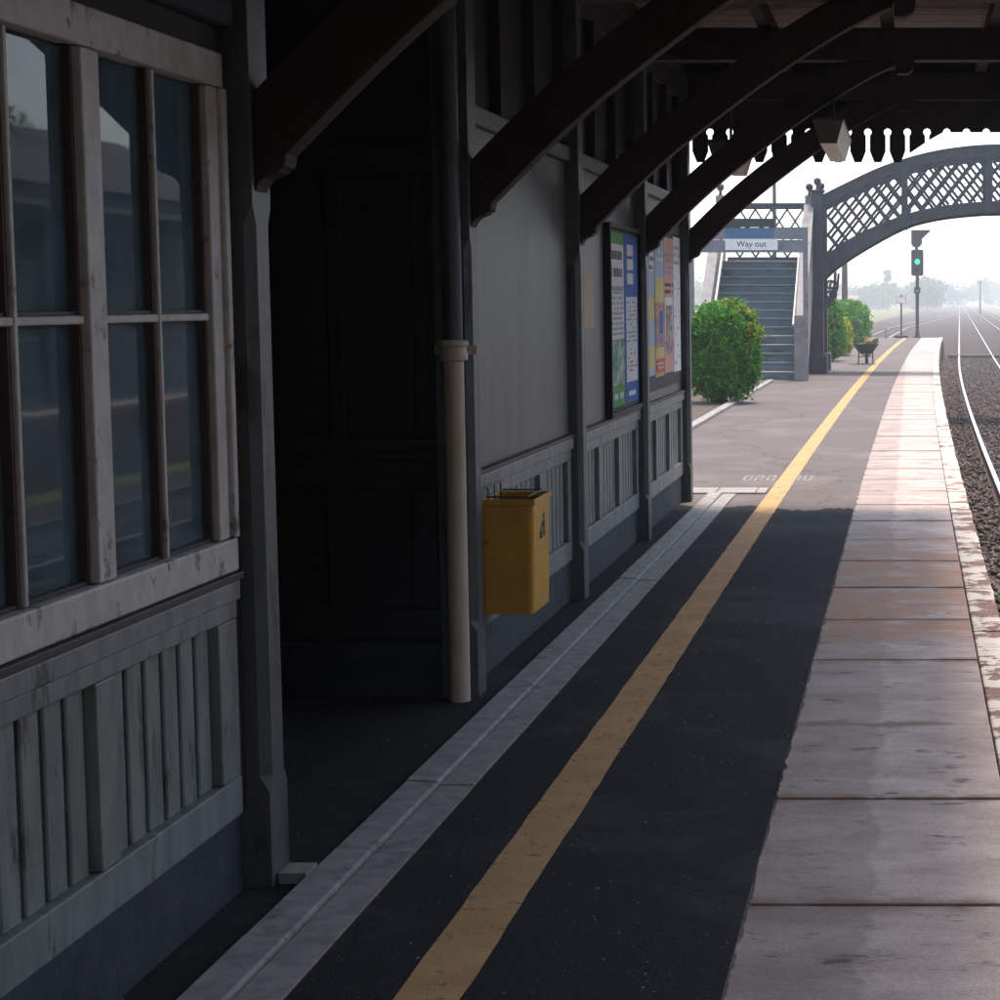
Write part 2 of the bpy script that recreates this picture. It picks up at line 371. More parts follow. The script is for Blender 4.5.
    # stony speckle
    n6 = nd(nt, 'ShaderNodeTexNoise'); n6.inputs['Scale'].default_value = 130; n6.inputs['Detail'].default_value = 4; n6.inputs['Roughness'].default_value = 0.8; nt.links.new(geo.outputs['Position'], n6.inputs['Vector'])
    m6 = nd(nt, 'ShaderNodeMapRange'); m6.inputs['From Min'].default_value = 0.3; m6.inputs['From Max'].default_value = 0.7; m6.inputs['To Min'].default_value = 0.72; m6.inputs['To Max'].default_value = 1.24
    nt.links.new(n6.outputs['Fac'], m6.inputs['Value'])
    v6 = nd(nt, 'ShaderNodeVectorMath', operation='SCALE'); nt.links.new(mx5.outputs[2], v6.inputs[0]); nt.links.new(m6.outputs[0], v6.inputs['Scale'])
    nt.links.new(v6.outputs[0], p.inputs['Base Color'])
slab_extra()

def asphalt_extra(key, chip=0.22, ck=0.45):
    """hairline cracks and scattered pale chips in the asphalt"""
    m = M[key]; nt = m.node_tree; p = nt.nodes['Principled BSDF']
    src = p.inputs['Base Color'].links[0].from_socket
    geo = nd(nt, 'ShaderNodeNewGeometry')
    ns = nd(nt, 'ShaderNodeTexNoise'); ns.inputs['Scale'].default_value = 2.0; ns.inputs['Detail'].default_value = 5
    nt.links.new(geo.outputs['Position'], ns.inputs['Vector'])
    ad = nd(nt, 'ShaderNodeVectorMath', operation='MULTIPLY_ADD'); ad.inputs[1].default_value = (0.8, 0.8, 0); nt.links.new(ns.outputs['Color'], ad.inputs[0]); nt.links.new(geo.outputs['Position'], ad.inputs[2])
    vo = nd(nt, 'ShaderNodeTexVoronoi', feature='DISTANCE_TO_EDGE'); vo.inputs['Scale'].default_value = 0.17
    nt.links.new(ad.outputs[0], vo.inputs['Vector'])
    mr = nd(nt, 'ShaderNodeMapRange'); mr.inputs['From Min'].default_value = 0.0; mr.inputs['From Max'].default_value = 0.005; mr.inputs['To Min'].default_value = ck
    nt.links.new(vo.outputs['Distance'], mr.inputs['Value'])
    vm = nd(nt, 'ShaderNodeVectorMath', operation='SCALE'); nt.links.new(src, vm.inputs[0]); nt.links.new(mr.outputs[0], vm.inputs['Scale'])
    v2 = nd(nt, 'ShaderNodeTexVoronoi', feature='F1'); v2.inputs['Scale'].default_value = 16
    nt.links.new(geo.outputs['Position'], v2.inputs['Vector'])
    m2 = nd(nt, 'ShaderNodeMapRange'); m2.inputs['From Min'].default_value = 0.075; m2.inputs['From Max'].default_value = 0.05
    nt.links.new(v2.outputs['Distance'], m2.inputs['Value'])
    mx = nd(nt, 'ShaderNodeMix', data_type='RGBA'); nt.links.new(m2.outputs[0], mx.inputs[0]); nt.links.new(vm.outputs[0], mx.inputs[6]); mx.inputs[7].default_value = (chip, chip * 0.93, chip * 0.9, 1)
    nt.links.new(mx.outputs[2], p.inputs['Base Color'])
asphalt_extra('asphalt', 0.22, 0.72)
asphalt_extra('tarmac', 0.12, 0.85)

def glass_mat():
    m = bpy.data.materials.new('window_glass'); m.use_nodes = True; nt = m.node_tree
    nt.nodes.remove(nt.nodes['Principled BSDF'])
    out = nt.nodes['Material Output']
    gl = nd(nt, 'ShaderNodeBsdfGlossy'); gl.inputs['Roughness'].default_value = 0.025
    ns = nd(nt, 'ShaderNodeTexNoise'); ns.inputs['Scale'].default_value = 5.0
    geo = nd(nt, 'ShaderNodeNewGeometry'); nt.links.new(geo.outputs['Position'], ns.inputs['Vector'])
    bp = nd(nt, 'ShaderNodeBump'); bp.inputs['Strength'].default_value = 0.03; bp.inputs['Distance'].default_value = 0.004
    nt.links.new(ns.outputs['Fac'], bp.inputs['Height']); nt.links.new(bp.outputs[0], gl.inputs['Normal'])
    tr = nd(nt, 'ShaderNodeBsdfTransparent'); tr.inputs['Color'].default_value = (0.80, 0.88, 0.88, 1)
    fr = nd(nt, 'ShaderNodeFresnel'); fr.inputs['IOR'].default_value = 1.45
    mx = nd(nt, 'ShaderNodeMixShader')
    nt.links.new(fr.outputs[0], mx.inputs[0]); nt.links.new(tr.outputs[0], mx.inputs[1]); nt.links.new(gl.outputs[0], mx.inputs[2])
    df_ = nd(nt, 'ShaderNodeBsdfDiffuse'); df_.inputs['Color'].default_value = (0.20, 0.30, 0.36, 1)
    nz = nd(nt, 'ShaderNodeTexNoise'); nz.inputs['Scale'].default_value = 9; nz.inputs['Detail'].default_value = 6; nt.links.new(geo.outputs['Position'], nz.inputs['Vector'])
    mrz = nd(nt, 'ShaderNodeMapRange'); mrz.inputs['From Min'].default_value = 0.3; mrz.inputs['From Max'].default_value = 0.7; mrz.inputs['To Min'].default_value = 0.12; mrz.inputs['To Max'].default_value = 0.28
    nt.links.new(nz.outputs['Fac'], mrz.inputs['Value'])
    mx2 = nd(nt, 'ShaderNodeMixShader'); nt.links.new(mrz.outputs[0], mx2.inputs[0]); nt.links.new(mx.outputs[0], mx2.inputs[1]); nt.links.new(df_.outputs[0], mx2.inputs[2])
    nt.links.new(mx2.outputs[0], out.inputs['Surface'])
    return m
M['glass'] = glass_mat()

def emis(name, c, s):
    m = bpy.data.materials.new(name); m.use_nodes = True; p = m.node_tree.nodes['Principled BSDF']
    p.inputs['Base Color'].default_value = (*c, 1); p.inputs['Emission Color'].default_value = (*c, 1); p.inputs['Emission Strength'].default_value = s
    return m
M['green_lamp'] = emis('green_signal_lamp', (0.01, 0.55, 0.27), 1.0)

# =================================================================== THE SETTING
# ground sheet to the horizon
def sheet(name, x0, x1, y0, y1, z, m, kind='structure', nx=2, ny=2, bendit=False, parent=None):
    vs_, fs = [], []
    for j in range(ny):
        y = y0 + (y1 - y0) * j / (ny - 1)
        for i in range(nx):
            x = x0 + (x1 - x0) * i / (nx - 1) + (bend(y) if bendit else 0)
            vs_.append((x, y, z))
    for j in range(ny - 1):
        for i in range(nx - 1):
            a = j * nx + i
            fs.append((a, a + 1, a + nx + 1, a + nx))
    o = MB().add(vs_, fs).build(name, m, parent)
    if kind: o['kind'] = kind
    return o

ZG = -1.10       # ground level, platform surface is z = 0
ZB = -1.05       # ballast level
ZR = -0.90       # rail head
sheet('ground', -3000, 3000, -600, 3600, ZG, M['grass'])
tb = MB()
ys = [-30 + 4 * k for k in range(28)] + [82 + 12 * k for k in range(60)]
vs_, fs = [], []
for j, y in enumerate(ys):
    wl = 0.2 if y < 84 else min(9.0, 0.2 + (y - 84) * 0.45)
    vs_ += [(bend(y) - wl, y, ZB), (bend(y) + 7.6, y, ZB)]
for j in range(len(ys) - 1):
    fs.append((2 * j, 2 * j + 1, 2 * j + 3, 2 * j + 2))
tag(tb.add(vs_, fs).build('trackbed', M['ballast']), kind='structure')

# platform: asphalt deck on a brick face
PE = 0.46        # platform edge
pys = [-30 + 2 * k for k in range(57)]          # -14 .. 82
pv, pf = [], []
for y in pys:
    b = bend(y)
    pv += [(-7.0, y, -0.06), (PE - 0.03 + b, y, -0.06), (PE - 0.10 + b, y, ZG - 0.05), (-7.0, y, ZG - 0.05)]
for j in range(len(pys) - 1):
    for k in range(4):
        a = 4 * j + k; c = 4 * j + (k + 1) % 4
        pf.append((a, a + 4, c + 4, c))
pf += [(0, 1, 2, 3), tuple(4 * (len(pys) - 1) + k for k in (3, 2, 1, 0))]
tag(MB().add(pv, pf).build('platform', M['brick']), kind='structure')

SL, SR = -0.43, 0.305        # paving slabs across
av, af = [], []
ays = [-30 + 0.5 * k for k in range(225)]
for j, y in enumerate(ays):
    b = bend(y)
    jit = rng.uniform(-0.004, 0.004)
    xr = SL + 0.012 + b + jit
    xl = -7.0 if y < 78 else -3.2
    av += [(xl, y, 0.0), (-1.5, y, 0.0), (xr, y, 0.0), (xr, y, -0.07), (xl, y, -0.07)]
for j in range(len(ays) - 1):
    for k in range(4):
        a = 5 * j + k
        af.append((a, a + 1, a + 6, a + 5))
tag(MB().add(av, af).build('platform_surface', M['asphalt']), kind='structure')
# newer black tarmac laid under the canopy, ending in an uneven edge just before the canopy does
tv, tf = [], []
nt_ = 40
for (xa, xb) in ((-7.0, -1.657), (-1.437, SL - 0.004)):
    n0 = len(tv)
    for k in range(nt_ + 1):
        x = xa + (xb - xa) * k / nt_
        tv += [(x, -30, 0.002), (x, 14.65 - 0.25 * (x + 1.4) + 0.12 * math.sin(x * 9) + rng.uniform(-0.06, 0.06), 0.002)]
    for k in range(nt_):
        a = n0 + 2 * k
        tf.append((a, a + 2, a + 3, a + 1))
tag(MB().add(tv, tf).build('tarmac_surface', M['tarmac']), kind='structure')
# ramp at the far end of the platform
rp = MB()
rv = []
for y, z in ((82.0, 0.0), (92.0, ZB - 0.02)):
    rv += [(-3.2 + bend(y), y, z), (PE + bend(y), y, z), (PE + bend(y), y, ZG - 0.1), (-3.2 + bend(y), y, ZG - 0.1)]
rp.add(rv, [(0, 1, 5, 4), (1, 2, 6, 5), (3, 0, 4, 7), (0, 3, 2, 1), (4, 5, 6, 7)])
tag(rp.build('platform_ramp', M['ballast']), kind='structure')

# yellow safety line (paint), edges a little uneven
yv, yf = [], []
ny_ = 700
for j in range(ny_):
    y = -10 + 90.5 * (j / (ny_ - 1))
    b = bend(y)
    e0 = rng.uniform(-0.0025, 0.0025); e1 = rng.uniform(-0.0025, 0.0025)
    yv += [(-1.185 + b + e0, y, 0.004), (-1.03 + b + e1, y, 0.004)]
for j in range(ny_ - 1):
    yf.append((2 * j, 2 * j + 1, 2 * j + 3, 2 * j + 2))
tag(MB().add(yv, yf).build('yellow_safety_line', M['yellow']), kind='structure')

# worn painted letters on the asphalt where the canopy ends, too worn to read
wl = MB()
cx0 = -1.86
rr = random.Random(3)
def lrect(x0, x1, y0, y1):
    wl.add([(x0, y0, 0.0025), (x1, y0, 0.0025), (x1, y1, 0.0025), (x0, y1, 0.0025)], [(0, 1, 2, 3)])
for xs0, xs1 in ((-1.50, -1.23), (-1.01, -0.90)):
    xx = xs0
    while xx < xs1:
        lrect(xx, xx + 0.026, 16.80, 17.30)
        if rr.random() < 0.75:
            for yb in rr.sample((16.80, 17.02, 17.23), 2):
                lrect(xx + 0.026, xx + 0.055, yb, yb + 0.07)
            lrect(xx + 0.055, xx + 0.080, 16.80, 17.30); xx += 0.105
        else: xx += 0.05
tag(wl.build('worn_painted_letters', M['worn_white']), kind='structure')

# paving slabs along the platform edge
pav = MB()
v2, f2 = [], []
for y in pys:
    b = bend(y)
    v2 += [(SL - 0.02 + b, y, -0.016), (PE - 0.02 + b, y, -0.016)]
for j in range(len(pys) - 1):
    f2.append((2 * j, 2 * j + 1, 2 * j + 3, 2 * j + 2))
paving = tag(pav.add(v2, f2).build('platform_edge_paving', M['joint']), kind='structure')
joints = [4.92 - 1.07 * k for k in range(14, 0, -1)] + [4.92, 5.99, 7.07, 8.37]
while joints[-1] < 81.0:
    joints.append(joints[-1] + 1.07)
def slab_mesh(y0, y1, x0, x1, jl):
    """slab with a ragged inner edge and slightly worn arrises"""
    n = 44
    top = []
    raw = [jl.uniform(-0.012, 0.014) for k in range(n + 5)]
    L = [(x0 + sum(raw[k:k + 4]) / 4 + jl.uniform(-0.0015, 0.0015), y0 + (y1 - y0) * k / n) for k in range(n + 1)]
    poly = [(x1, y0 + jl.uniform(0, 0.006)), (x1, y1 - jl.uniform(0, 0.006))] + [(x, y) for x, y in reversed(L)]
    poly = [(x + bend(y), y) for x, y in poly]
    return poly
for a, b_ in zip(joints[:-1], joints[1:]):
    g = 0.007 if b_ < 12 else 0.011
    dz = rng.uniform(-0.003, 0.002)
    poly = slab_mesh(a + g, b_ - g, SL, SR - 0.004, rng)
    MB().prism(poly, 'z', -0.05, 0.0035 + dz).build('paving_slab', M['slab'], paving, bevel=0.004 if b_ < 16 else 0)
# coping blocks
cy = -9.0
while cy < 81.5:
    ln = rng.uniform(0.40, 0.50)
    j1, j2 = rng.uniform(-0.008, 0.006), rng.uniform(-0.008, 0.006)
    poly = [(SR + 0.003 + bend(cy), cy + 0.005), (PE + j1 + bend(cy), cy + 0.005), (PE + j2 + bend(cy + ln), cy + ln - 0.005), (SR + 0.003 + bend(cy + ln), cy + ln - 0.005)]
    MB().prism(poly, 'z', -0.11, 0.002 + rng.uniform(-0.006, 0.004)).build('coping_block', M['coping'], paving, bevel=0.008 if cy < 22 else 0)
    cy += ln

# double row of kerb stones in front of the building
kerb = tag(sheet('kerb', -1.66, -1.432, -8, 15.62, 0.003, M['joint'], kind=None), kind='structure')
ky = 4.61 - 0.765 * 16
while ky < 15.5:
    e = min(ky + 0.765, 15.6)
    o1 = rng.uniform(-0.002, 0.002)
    MB().prism([(-1.657, 0.0), (-1.553, 0.0), (-1.553, 0.014), (-1.560, 0.020 + o1), (-1.657, 0.024 + o1)], 'y', ky + 0.003, e - 0.003).build('kerb_stone', M['kerbstone'], kerb)
    MB().box(-1.545, -1.436 + rng.uniform(-.003, .003), ky + 0.003, e - 0.003, 0.0, 0.009 + o1).build('channel_stone', M['kerbstone'], kerb)
    ky += 0.765
# stone threshold laid across under the canopy end
thr = tag(sheet('threshold', -2.3, -1.19, 15.64, 16.12, 0.003, M['joint'], kind=None), kind='structure')
for x0, x1, mm in ((-2.28, -1.62, 'kerbstone'), (-1.61, -1.29, 'kerbstone'), (-1.28, -1.20, 'kerbstone')):
    B('threshold_stone', x0, x1, 15.66, 16.10, 0.0, 0.010, M[mm], thr)
# planting bed and its stone edging
bed = tag(sheet('planting_bed', -6.8, -2.80, 16.2, 37.4, 0.010, M['soil'], kind=None), kind='structure')
ey = 16.2
while ey < 37.3:
    e = min(ey + 0.9, 37.4)
    B('edging_stone', -2.80, -2.68 + rng.uniform(-.006, .006), ey + 0.005, e - 0.005, 0.0, 0.045, M['kerbstone'], bed, bevel=0.008)
    ey = e

# =================================================================== TRACKS
def rail_prof():
    # (offset, height above sleeper top) of a bullhead/flat bottom rail, closed polygon
    return [(-0.07, 0.0), (0.07, 0.0), (0.07, 0.015), (0.012, 0.03), (0.012, 0.10), (0.035, 0.115), (0.035, 0.150), (-0.035, 0.150), (-0.035, 0.115), (-0.012, 0.10), (-0.012, 0.03), (-0.07, 0.015)]
def make_rail(parent, path):
    prof = rail_prof()
    n = len(prof)
    V_, F_ = [], []
    for (x, y) in path:
        V_ += [(x + a, y, ZR - 0.15 + h) for a, h in prof]
    for j in range(len(path) - 1):
        for k in range(n):
            a = j * n + k; c = j * n + (k + 1) % n
            F_.append((a, c, c + n, a + n))
    F_ += [tuple(range(n - 1, -1, -1)), tuple((len(path) - 1) * n + k for k in range(n))]
    o = MB().add(V_, F_).build('rail', M['rail_side'], parent)
    T = []
    Tf = []
    for (x, y) in path:
        T += [(x - 0.032, y, ZR + 0.003), (x + 0.032, y, ZR + 0.003)]
    for j in range(len(path) - 1):
        Tf.append((2 * j, 2 * j + 1, 2 * j + 3, 2 * j + 2))
    MB().add(T, Tf).build('running_surface', M['rail_top'], o)
    return o
sleeper_me = MB().box(-1.27, 1.27, -0.125, 0.125, -0.14, 0.0).mesh('sleeper', M['sleeper'])
def track(centre, y0, y1, label, sl=True, sy1=150, group='railway tracks'):
    root = empty('railway_track', (0, 0, 0))
    tag(root, label, 'track', group)
    path = [y0 + (y1 - y0) * (k / 90.0) ** 1.5 for k in range(91)]
    for s in (-0.7525, 0.7525):
        make_rail(root, [(centre(y) + s, y) for y in path])
    y = y0
    while sl and y < sy1:
        share(sleeper_me, 'sleeper', root, (centre(y), y, ZR - 0.152 + rng.uniform(-.004, .002)), (0, 0, rng.uniform(-.01, .01)))
        y += 0.72
    return root
RC = PE + 0.73 + 0.7175
track(lambda y: RC + bend(y), 2, 900, 'nearest railway track running beside the platform edge')
track(lambda y: RC + 3.4 + bend(y), 2, 900, 'second railway track, beyond the one at the platform edge', sy1=120)
def siding(y):
    return RC + bend(y) - 6.2 * max(0.0, 1 - max(0, y - 170) / 330.0) ** 1.5
track(siding, 100, 480, 'siding track curving in from the left beyond the platform ramp', sy1=240)

# foot crossing of timbers at the end of the platform
fc = empty('foot_crossing', (RC + bend(87), 87, ZR))
tag(fc, 'dark timber foot crossing over the tracks past the platform end', 'crossing')
for k in range(5):
    B('crossing_timber', PE + 0.2 + bend(87), PE + 8.0 + bend(87), 86.2 + 0.3 * k, 86.46 + 0.3 * k, ZR - 0.16, ZR + 0.012 + 0.002 * (k % 2), M['sleeper'], fc)

# loose ballast stones
def ballast():
    n = 34000
    y = 11 + 75 * nrng.random(n) ** 1.7
    b = np.array([bend(t) for t in y])
    x = PE - 0.02 + (5.2) * nrng.random(n) ** 1.2
    off = np.abs(np.abs(x - (RC)) - 0.7525)
    ok = (off > 0.09)
    x, y, b = x[ok], y[ok], b[ok]; n = len(x)
    s = 0.022 + 0.028 * nrng.random(n)
    base = np.array([[1, 0, 0], [0, 1, 0], [-1, 0, 0], [0, -1, 0], [0, 0, .8], [0, 0, -.8]], float)
    tri = np.array([[0, 1, 4], [1, 2, 4], [2, 3, 4], [3, 0, 4], [1, 0, 5], [2, 1, 5], [3, 2, 5], [0, 3, 5]])
    jit = 1 + 0.6 * (nrng.random((n, 6, 1)) - 0.5)
    ang = nrng.random(n) * 6.28
    ca, sa = np.cos(ang), np.sin(ang)
    P = base[None] * jit * s[:, None, None]
    Q = P.copy()
    Q[..., 0] = P[..., 0] * ca[:, None] - P[..., 1] * sa[:, None] + (x + b)[:, None]
    Q[..., 1] = P[..., 0] * sa[:, None] + P[..., 1] * ca[:, None] + y[:, None]
    Q[..., 2] = P[..., 2] + (ZB + 0.012 + 0.02 * nrng.random(n))[:, None]
    V_ = Q.reshape(-1, 3)
    F_ = (tri[None] + (np.arange(n) * 6)[:, None, None]).reshape(-1, 3)
    return tris('ballast_stones', V_, F_, M['stone'])
def tris(name, V_, F_, m, parent=None):
    me = bpy.data.meshes.new(name)
    k = F_.shape[1]
    me.vertices.add(len(V_)); me.vertices.foreach_set('co', np.ascontiguousarray(V_, dtype=np.float32).ravel())
    me.loops.add(F_.size); me.loops.foreach_set('vertex_index', np.ascontiguousarray(F_, dtype=np.int32).ravel())
    me.polygons.add(len(F_)); me.polygons.foreach_set('loop_start', np.arange(0, F_.size, k, dtype=np.int32))
    me.update(calc_edges=True); me.validate()
    me.materials.append(m)
    return link(name, me, m, parent)
tag(ballast(), 'loose brown ballast stones between and beside the rails', 'ballast', kind='stuff')

def grit():
    n = 1500
    x = -1.62 + 1.2 * nrng.random(n); y = 3.2 + 22 * nrng.random(n) ** 1.5
    x = np.where(nrng.random(n) < 0.25, -2.6 + 0.9 * nrng.random(n), x)
    s = 0.0018 + 0.0045 * nrng.random(n) ** 3
    base = np.array([[1, 0, 0], [-.5, .87, 0], [-.5, -.87, 0], [0, 0, .8]], float)
    tri = np.array([[0, 1, 3], [1, 2, 3], [2, 0, 3], [0, 2, 1]])
    Q = base[None] * (1 + 0.8 * (nrng.random((n, 4, 1)) - 0.5)) * s[:, None, None]
    Q[..., 0] += x[:, None]; Q[..., 1] += y[:, None]; Q[..., 2] += 0.0045
    return tris('grit', Q.reshape(-1, 3), (tri[None] + (np.arange(n) * 4)[:, None, None]).reshape(-1, 3), M['kerbstone'])
tag(grit(), 'fine pale grit scattered over the dark tarmac', 'grit', kind='stuff')

# =================================================================== CANOPY
POSTS = [5.14, 7.63, 10.14, 12.65, 15.10]
BACKPOSTS = [2.65 - 2.5 * k for k in range(9)]
PFX = -1.74                # track-side face of the posts
ZBEAM, ZCEIL = 3.16, 3.37
XF = 0.75                  # canopy front
can = empty('platform_canopy', (-1.8, 5.0, 0))
tag(can, 'dark timber platform canopy with curved braces and a scalloped end valance', 'canopy')
def post_mesh(y):
    w = 0.145; ch = 0.026
    x1, x0 = PFX, PFX - w
    y0, y1 = y - w / 2, y + w / 2
    sq = lambda z: [(x0, y0, z), (x1 - .002, y0, z), (x1, y0 + .002, z), (x1, y1 - .002, z), (x1 - .002, y1, z), (x0, y1, z)]
    oc = lambda z: [(x0, y0, z), (x1 - ch, y0, z), (x1, y0 + ch, z), (x1, y1 - ch, z), (x1 - ch, y1, z), (x0, y1, z)]
    rings = [sq(0.0), sq(0.27), oc(0.31), oc(1.80), sq(1.85), sq(ZCEIL - 0.002)]
    V_, F_ = [], []
    for r_ in rings: V_ += r_
    for j in range(len(rings) - 1):
        for k in range(6):
            F_.append((6 * j + k, 6 * j + (k + 1) % 6, 6 * j + 6 + (k + 1) % 6, 6 * j + 6 + k))
    F_ += [(5, 4, 3, 2, 1, 0), tuple(6 * (len(rings) - 1) + k for k in range(6))]
    return MB().add(V_, F_)
under = [(-1.655, 1.985), (-1.42, 2.215), (-1.197, 2.41), (-0.95, 2.60), (-0.75, 2.745), (-0.50, 2.91), (-0.26, 3.05), (-0.10, 3.125)]
def smooth_curve(pts, n=5):
    out = []
    P = [pts[0]] + pts + [pts[-1]]
    for i in range(1, len(P) - 2):
        p0, p1, p2, p3 = [Vector((*q, 0)) for q in P[i - 1:i + 3]]
        for k in range(n):
            t = k / n
            q = 0.5 * ((2 * p1) + (p2 - p0) * t + (2 * p0 - 5 * p1 + 4 * p2 - p3) * t * t + (3 * p1 - p0 - 3 * p2 + p3) * t ** 3)
            out.append((q.x, q.y))
    out.append(pts[-1])
    return out
def brace(y, par):
    low = smooth_curve(under, 4)
    cove = [(PFX + 0.001, 1.885), (PFX + 0.008, 1.905), (PFX + 0.022, 1.922), (PFX + 0.045, 1.934), (-1.678, 1.938), (-1.672, 1.950), (-1.660, 1.952)]
    up = []
    for i, (x, z) in enumerate(low):
        a = low[max(0, i - 1)]; b = low[min(len(low) - 1, i + 1)]
        t = Vector((b[0] - a[0], b[1] - a[1])).normalized()
        up.append((x - t.y * 0.175, z + t.x * 0.175))
    up = [(max(PFX + 0.001, x), min(z, ZBEAM - 0.002)) for x, z in up]
    # drop duplicate clamps
    top = []
    for q in reversed(up):
        if not top or (abs(q[0] - top[-1][0]) > 1e-4 or abs(q[1] - top[-1][1]) > 1e-4): top.append(q)
    V_, F_ = [], []
    # quad strips keep the concave outline clean
    lowp = cove + low
    m_ = MB()
    poly = lowp + [(-0.085, ZBEAM - 0.002)] + [q for q in top if q[0] < -0.09]
    # remove near duplicate points
    pp = [poly[0]]
    for q in poly[1:]:
        if math.hypot(q[0] - pp[-1][0], q[1] - pp[-1][1]) > 2e-3: pp.append(q)
    o = m_.prism(pp, 'y', y - 0.05, y + 0.05).build('brace', M['timber_dark'], par, bevel=0.006)
    # moulded bead planted along the lower edge
    return o
def tri_fix(o):
    bm = bmesh.new(); bm.from_mesh(o.data)
    bmesh.ops.triangulate(bm, faces=[f for f in bm.faces if len(f.verts) > 4])
    bm.to_mesh(o.data); bm.free()
for y in POSTS + BACKPOSTS:
    post_mesh(y).build('post', M['post'], can)
    o = brace(y, can); tri_fix(o)
    # cross beam over each post, with a chamfered cleat below where the brace dies in
    B('cross_beam', PFX - 0.14, XF - 0.05, y - 0.07, y + 0.07, ZBEAM, ZCEIL - 0.002, M['timber_dark'], can, bevel=0.008)
    MB().prism([(-0.082, ZBEAM - 0.003), (-0.082, ZBEAM - 0.085), (-0.02, ZBEAM - 0.085), (0.02, ZBEAM - 0.06), (0.03, ZBEAM - 0.003)], 'y', y - 0.06, y + 0.06).build('cleat', M['timber_dark'], can)
# longitudinal plate along the posts
B('wall_plate', PFX - 0.13, PFX - 0.02, -20, 15.17, ZCEIL, ZCEIL + 0.12, M['timber_dark'], can)
for x in (-0.95, -0.15, 0.55):
    B('purlin', x - 0.04, x + 0.04, -20, 15.2, ZCEIL + 0.001, ZCEIL + 0.11, M['timber_dark'], can)
# boarded soffit above the purlins
rb = MB()
y = -20.2
while y < 15.18:
    rb.box(-1.95, XF + 0.02, y + 0.003, min(y + 0.147, 15.2), ZCEIL + 0.112 + rng.uniform(0, .004), ZCEIL + 0.135)
    y += 0.15
tag(rb.build('roof_boards', M['roof_board'], can), kind='stuff')
B('roof_sheet', -1.95, XF + 0.06, -20.3, 15.34, ZCEIL + 0.137, ZCEIL + 0.175, M['slate'], can)
B('front_fascia', XF, XF + 0.03, -20.3, 15.30, 3.02, ZCEIL + 0.136, M['timber_dark'], can)
# end valance: boards with keyhole gaps between them
VY = 15.245
pitch = 0.1565
gap0 = (692.8 - 910) * VY / 1900
ZT, ZFL, ZC0, RC0 = 2.690, 2.776, 2.925, 0.030
def valance_poly(xa, xb, cut):
    """board between gap centres xa and xb; keyhole half on each side; cut(x) trims the foot"""
    hs = 0.016
    L = [(xa + 0.05, ZT), (xa + hs, ZFL)]
    def arc(cx, side):
        pts = []
        for k in range(7):
            a = -math.acos(hs / RC0 * 0 + 0) if False else None
        a0 = math.asin(hs / RC0)
        for k in range(8):
            a = -math.pi / 2 + a0 + (math.pi - a0) * k / 7
            pts.append((cx + side * RC0 * math.cos(a), ZC0 + RC0 * math.sin(a)))
        return pts
    left = L + arc(xa, 1)
    right = [(xb - 0.05, ZT), (xb - hs, ZFL)] + arc(xb, -1)
    poly = left + [(xa + 0.0015, ZC0 + RC0), (xa + 0.0015, ZCEIL + 0.13), (xb - 0.0015, ZCEIL + 0.13), (xb - 0.0015, ZC0 + RC0)] + list(reversed(right))
    # trim
    out = []
    n = len(poly)
    f = lambda p: p[1] - cut(p[0])
    for i in range(n):
        a, b = poly[i], poly[(i + 1) % n]
        fa, fb = f(a), f(b)
        if fa >= 0: out.append(a)
        if fa * fb < 0:
            t = fa / (fa - fb)
            out.append((a[0] + (b[0] - a[0]) * t, a[1] + (b[1] - a[1]) * t))
    return out
def vcut(x):
    if x < -0.115: return 0.0
    if x < 0.235: return ZT - 0.005 + (x + 0.115) / 0.35 * (2.925 - ZT)
    return 2.925
k = 0
while True:
    xa = gap0 + pitch * k; xb = xa + pitch
    if xb > XF + 0.02: break
    o = MB().prism(valance_poly(xa, xb, vcut), 'y', VY - 0.011, VY + 0.011).build('valance_board', M['timber_dark'], can)
    tri_fix(o)
    k += 1
B('valance_rail', -2.2, XF - 0.002, VY + 0.013, VY + 0.05, 2.962, 3.50, M['timber_dark'], can)

# =================================================================== STATION BUILDING (near block with windows)
WX = -1.80
nb = empty('station_building', (-3.5, 1.0, 0))
tag(nb, 'near timber building with cream multi-pane windows above a grey boarded dado', 'building')
Y0, Y1 = -20.0, 5.03
B('plinth', -5.2, WX - 0.012, Y0, Y1 + 0.02, 0, 0.218, M['plinth'], nb, bevel=0.006)
B('bottom_rail', WX - 0.05, WX, Y0, Y1, 0.220, 0.325, M['dado'], nb, bevel=0.004)
B('top_rail', WX - 0.05, WX, Y0, Y1, 0.755, 0.802, M['dado'], nb, bevel=0.004)
B('dado_rail', WX - 0.05, WX + 0.012, Y0, Y1, 0.804, 0.858, M['dado'], nb, bevel=0.006)
B('sill', WX - 0.10, WX + 0.022, Y0, Y1, 0.860, 0.880, M['sill_brown'], nb, bevel=0.003)
B('dado_backing', WX - 0.07, WX - 0.052, Y0, Y1, 0.20, 0.86, M['dado_back'], nb)
